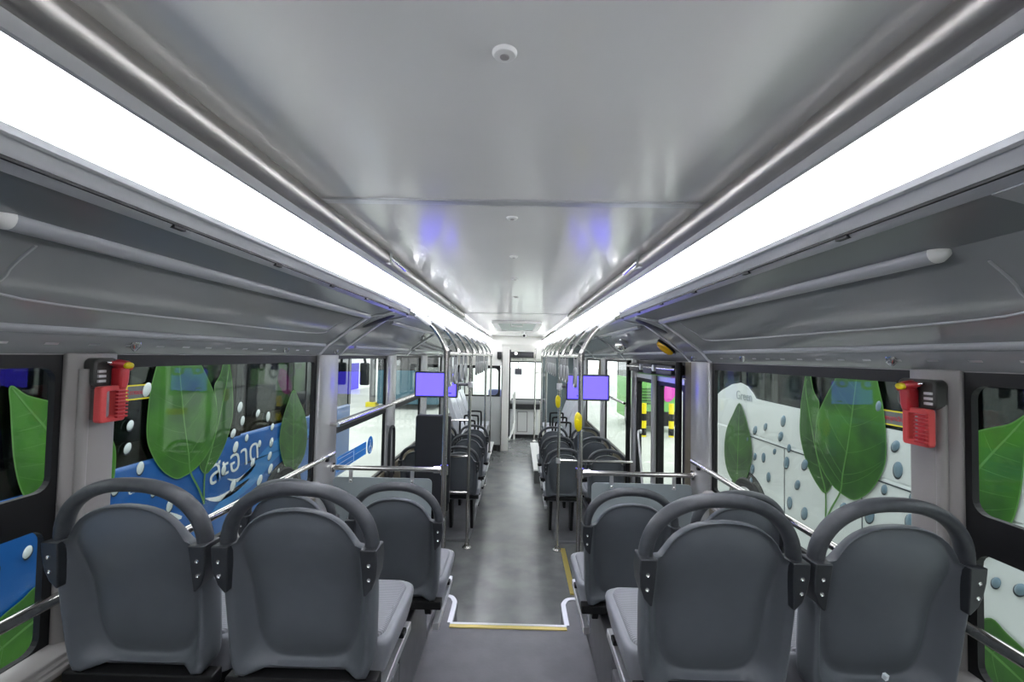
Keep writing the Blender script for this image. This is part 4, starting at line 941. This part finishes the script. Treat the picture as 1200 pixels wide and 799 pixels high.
swoosh(lb, -1, [(4.62, 0.62), (4.8, 0.56), (5.0, 0.60), (5.12, 0.66)], 0.022, 'buswhite', 'swoosh_graphic')
swoosh(lb, -1, [(3.1, 0.72), (3.35, 0.66), (3.6, 0.6), (4.0, 0.45)], 0.07, 'buswhite', 'swoosh_graphic')
swoosh(lb, -1, [(4.4, 0.35), (5.0, 0.52), (5.6, 0.75), (6.6, 0.8)], 0.12, 'lightblue', 'swoosh_graphic')
MB().box(-(BX - 0.004), -(BX - 0.001), 4.9, 6.8, 0.70, 0.712).build('body_seam', 'dropshade', lb, smooth=0)
MB().box(BX - 0.004, BX - 0.001, 3.2, 5.75, 0.985, 0.995).box(BX - 0.004, BX - 0.001, 4.95, 4.957, 0.1, 0.98).box(BX - 0.004, BX - 0.001, 3.85, 3.857, 0.1, 0.98).build('body_seam', 'dropshade', rb, smooth=0)
# inside the buses: red-brown strip painted as a reddish reflection in the lower glass
for b, sx in ((lb, -1), (rb, 1)):
    x0, x1 = sorted((sx * (BX + 0.12), sx * (BX + 0.2))); MB().box(x0, x1, -3, 6.6, 0.9, 1.2).build('reflection_strip', 'redbrown', b, smooth=0)
# door mirror of the left bus
MB().tube(catmull([(-2.9, 7.9, 2.0), (-2.75, 8.05, 1.95), (-2.7, 8.1, 1.75)], 4), 0.025, 8).build('mirror_arm', 'busdark', lb)
MB().box(-2.79, -2.62, 8.06, 8.14, 1.35, 1.75).build('door_mirror', 'busdark', lb, bevel=0.03, seg=3)

# farther vehicles in the depot
M['teal'] = mat('bus_teal', (0.02, 0.085, 0.12), 0.4)
M['lime'] = mat('bus_light_green', (0.16, 0.42, 0.1), 0.4)
M['pink'] = mat('pink_emblem', (0.6, 0.05, 0.4), 0.4)
tb = bus('parked_bus', 'parked teal bus standing farther off beyond the left windows', -1, 3.2, 2.5, 18.5, 28, 1.25, 'teal', roof='teal', wheels=(20.2, 26))
m = MB()
for k in range(5): m.box(-3.196, -3.19, 18.6, 27.8, 0.72 + 0.07 * k, 0.735 + 0.07 * k)
m.build('stripe_graphic', 'buswhite', tb, smooth=0)
gb = bus('parked_truck', 'parked light green vehicle with a pink emblem seen through the middle door', 1, 3.75, 1.25, 14.2, 17.2, 1.3, 'lime', roof='lime', wheels=(15.4,))
gb['category'] = 'vehicle'
m = MB().box(3.77, 4.98, 14.12, 14.24, 0.2, 2.6).build('rear_door', 'lime', gb, smooth=0)
m2 = MB()
for k in range(6): m2.box(3.86, 4.2, 14.08, 14.12, 0.52 + 0.09 * k, 0.56 + 0.09 * k)
m2.build('louvre', 'leafdark', gb, smooth=0)
m2 = MB().loft([[(4.74 + 0.2 * k * math.cos(2 * PI * j / 24) + 0.1 * k * math.sin(2 * PI * j / 24), yy, 1.0 + 0.4 * k * math.sin(2 * PI * j / 24)) for j in range(24)] for k, yy in ((1, 14.12), (1, 14.10), (0.9, 14.095))])
m2.build('emblem', 'pink', gb, smooth=0)
MB().box(3.74, 5.01, 14.08, 14.24, -0.14, 0.3).build('bumper', 'black', gb, bevel=0.02)

# depot building, violet panels for the monitor's reflection, columns, barrier posts and trees
M['bwhite'] = mat('building_white', (0.82, 0.83, 0.8), 0.6)
M['violet'] = mat('violet_reflection', (0.06, 0.04, 0.5), 0.5)  # colour of the monitor's reflection in the window glass
M['colgrey'] = mat('column_grey', (0.16, 0.16, 0.17), 0.5)
bd = thing('depot_building', 'long white depot building with violet panels painted as monitor reflections beyond the left windows', 'building', (-11, 30, -0.35))
MB().box(-14, -10, 8, 60, -0.35, 6.5).build('wall', 'bwhite', bd, smooth=0)
for k, y in enumerate((24.5, 38)):
    s_ = MB().box(-10.02, -9.96, y, y + 4, -0.3, 1.3).build('reflection_panel', 'violet', bd, smooth=0)  # violet panel paints the monitor's reflection, the building has no such shutter
MB().box(-14.2, -9.6, 7.8, 60.2, 6.4, 6.7).build('roof_slab', 'colgrey', bd, smooth=0)
for i, (x, y, lab) in enumerate(((-6.2, 19.5, 'dark depot column just beyond the left window'), (-7.6, 33.0, 'depot column farther off beyond the left window'), (9.5, 16, 'depot column outside beyond the middle door'))):
    c = thing('depot_column', lab, 'column', (x, y, -0.35), 'depot columns')
    MB().box(x - 0.1, x + 0.1, y - 0.1, y + 0.1, -0.35, 5.0).build('shaft', 'colgrey', c, smooth=0)
    MB().box(x - 0.22, x + 0.22, y - 0.22, y + 0.22, -0.35, -0.15).build('base', 'yellow', c, bevel=0.02)
for x, y, lab in ((3.72, 13.4, 'yellow and black barrier post seen through the near door leaf'), (4.52, 13.4, 'yellow and black barrier post seen through the far door leaf')):
    c = thing('barrier_post', lab, 'barrier post', (x, y, -0.35), 'yellow and black barrier posts')
    MB().cyl((x, y), 'z', 0.075, -0.35, 0.62, 16).build('post', 'yellow', c)
    for k in range(2): MB().cyl((x, y), 'z', 0.079, -0.3 + 0.42 * k, -0.1 + 0.42 * k, 16).build('band', 'black', c)
M['foliage'] = noise_col(mat('foliage', (0.08, 0.2, 0.04), 0.7), (0.05, 0.14, 0.03), (0.16, 0.32, 0.07), 3, 5)
M['bark'] = mat('bark', (0.08, 0.06, 0.04), 0.8)
for i, (x, y, h, lab) in enumerate(((9, 26, 5.5, 'leafy green tree beyond the right front windows, nearest of the trees'), (13, 31, 6.5, 'leafy green tree beyond the right windows, middle of the trees'), (6.5, 36, 6, 'leafy green tree far off beyond the right windows near the windscreen'), (-5.5, 48, 6.5, 'leafy green tree far off beyond the left windows'))):
    t = thing('tree', lab, 'tree', (x, y, -0.35), 'trees beyond the depot')
    MB().tube([(x, y, -0.35), (x + 0.1, y, h * 0.4), (x, y, h * 0.7)], [0.22, 0.16, 0.08], 10).build('trunk', 'bark', t)
    m = MB(); rnd = random.Random(i)
    for k in range(420):
        while True:
            p = Vector((rnd.uniform(-1, 1), rnd.uniform(-1, 1), rnd.uniform(-1, 1)))
            if 0.3 < p.length < 1: break
        c = Vector((x, y, h * 0.68)) + Vector((p.x * h * 0.42, p.y * h * 0.42, p.z * h * 0.36))
        s_ = rnd.uniform(0.22, 0.5); u = Vector((rnd.uniform(-1, 1), rnd.uniform(-1, 1), rnd.uniform(-0.4, 0.4))).normalized(); v = u.orthogonal().normalized() * s_; u = u * s_
        m.add([c - u, c + v * 0.5, c + u, c - v * 0.5], [(0, 1, 2, 3)])
    m.build('crown', 'foliage', t, smooth=0)

# ------------------------------------------------------------------ light of the place
wd = bpy.data.worlds.new('overcast_sky'); SC.world = wd; wd.use_nodes = True
bg = wd.node_tree.nodes['Background']; bg.inputs['Color'].default_value = (0.93, 0.97, 1.0, 1); bg.inputs['Strength'].default_value = 3.0

vs = SC.view_settings
vs.view_transform = 'Standard'; vs.look = 'None'; vs.gamma = 1.0; vs.use_curve_mapping = False; vs.exposure = 0.0
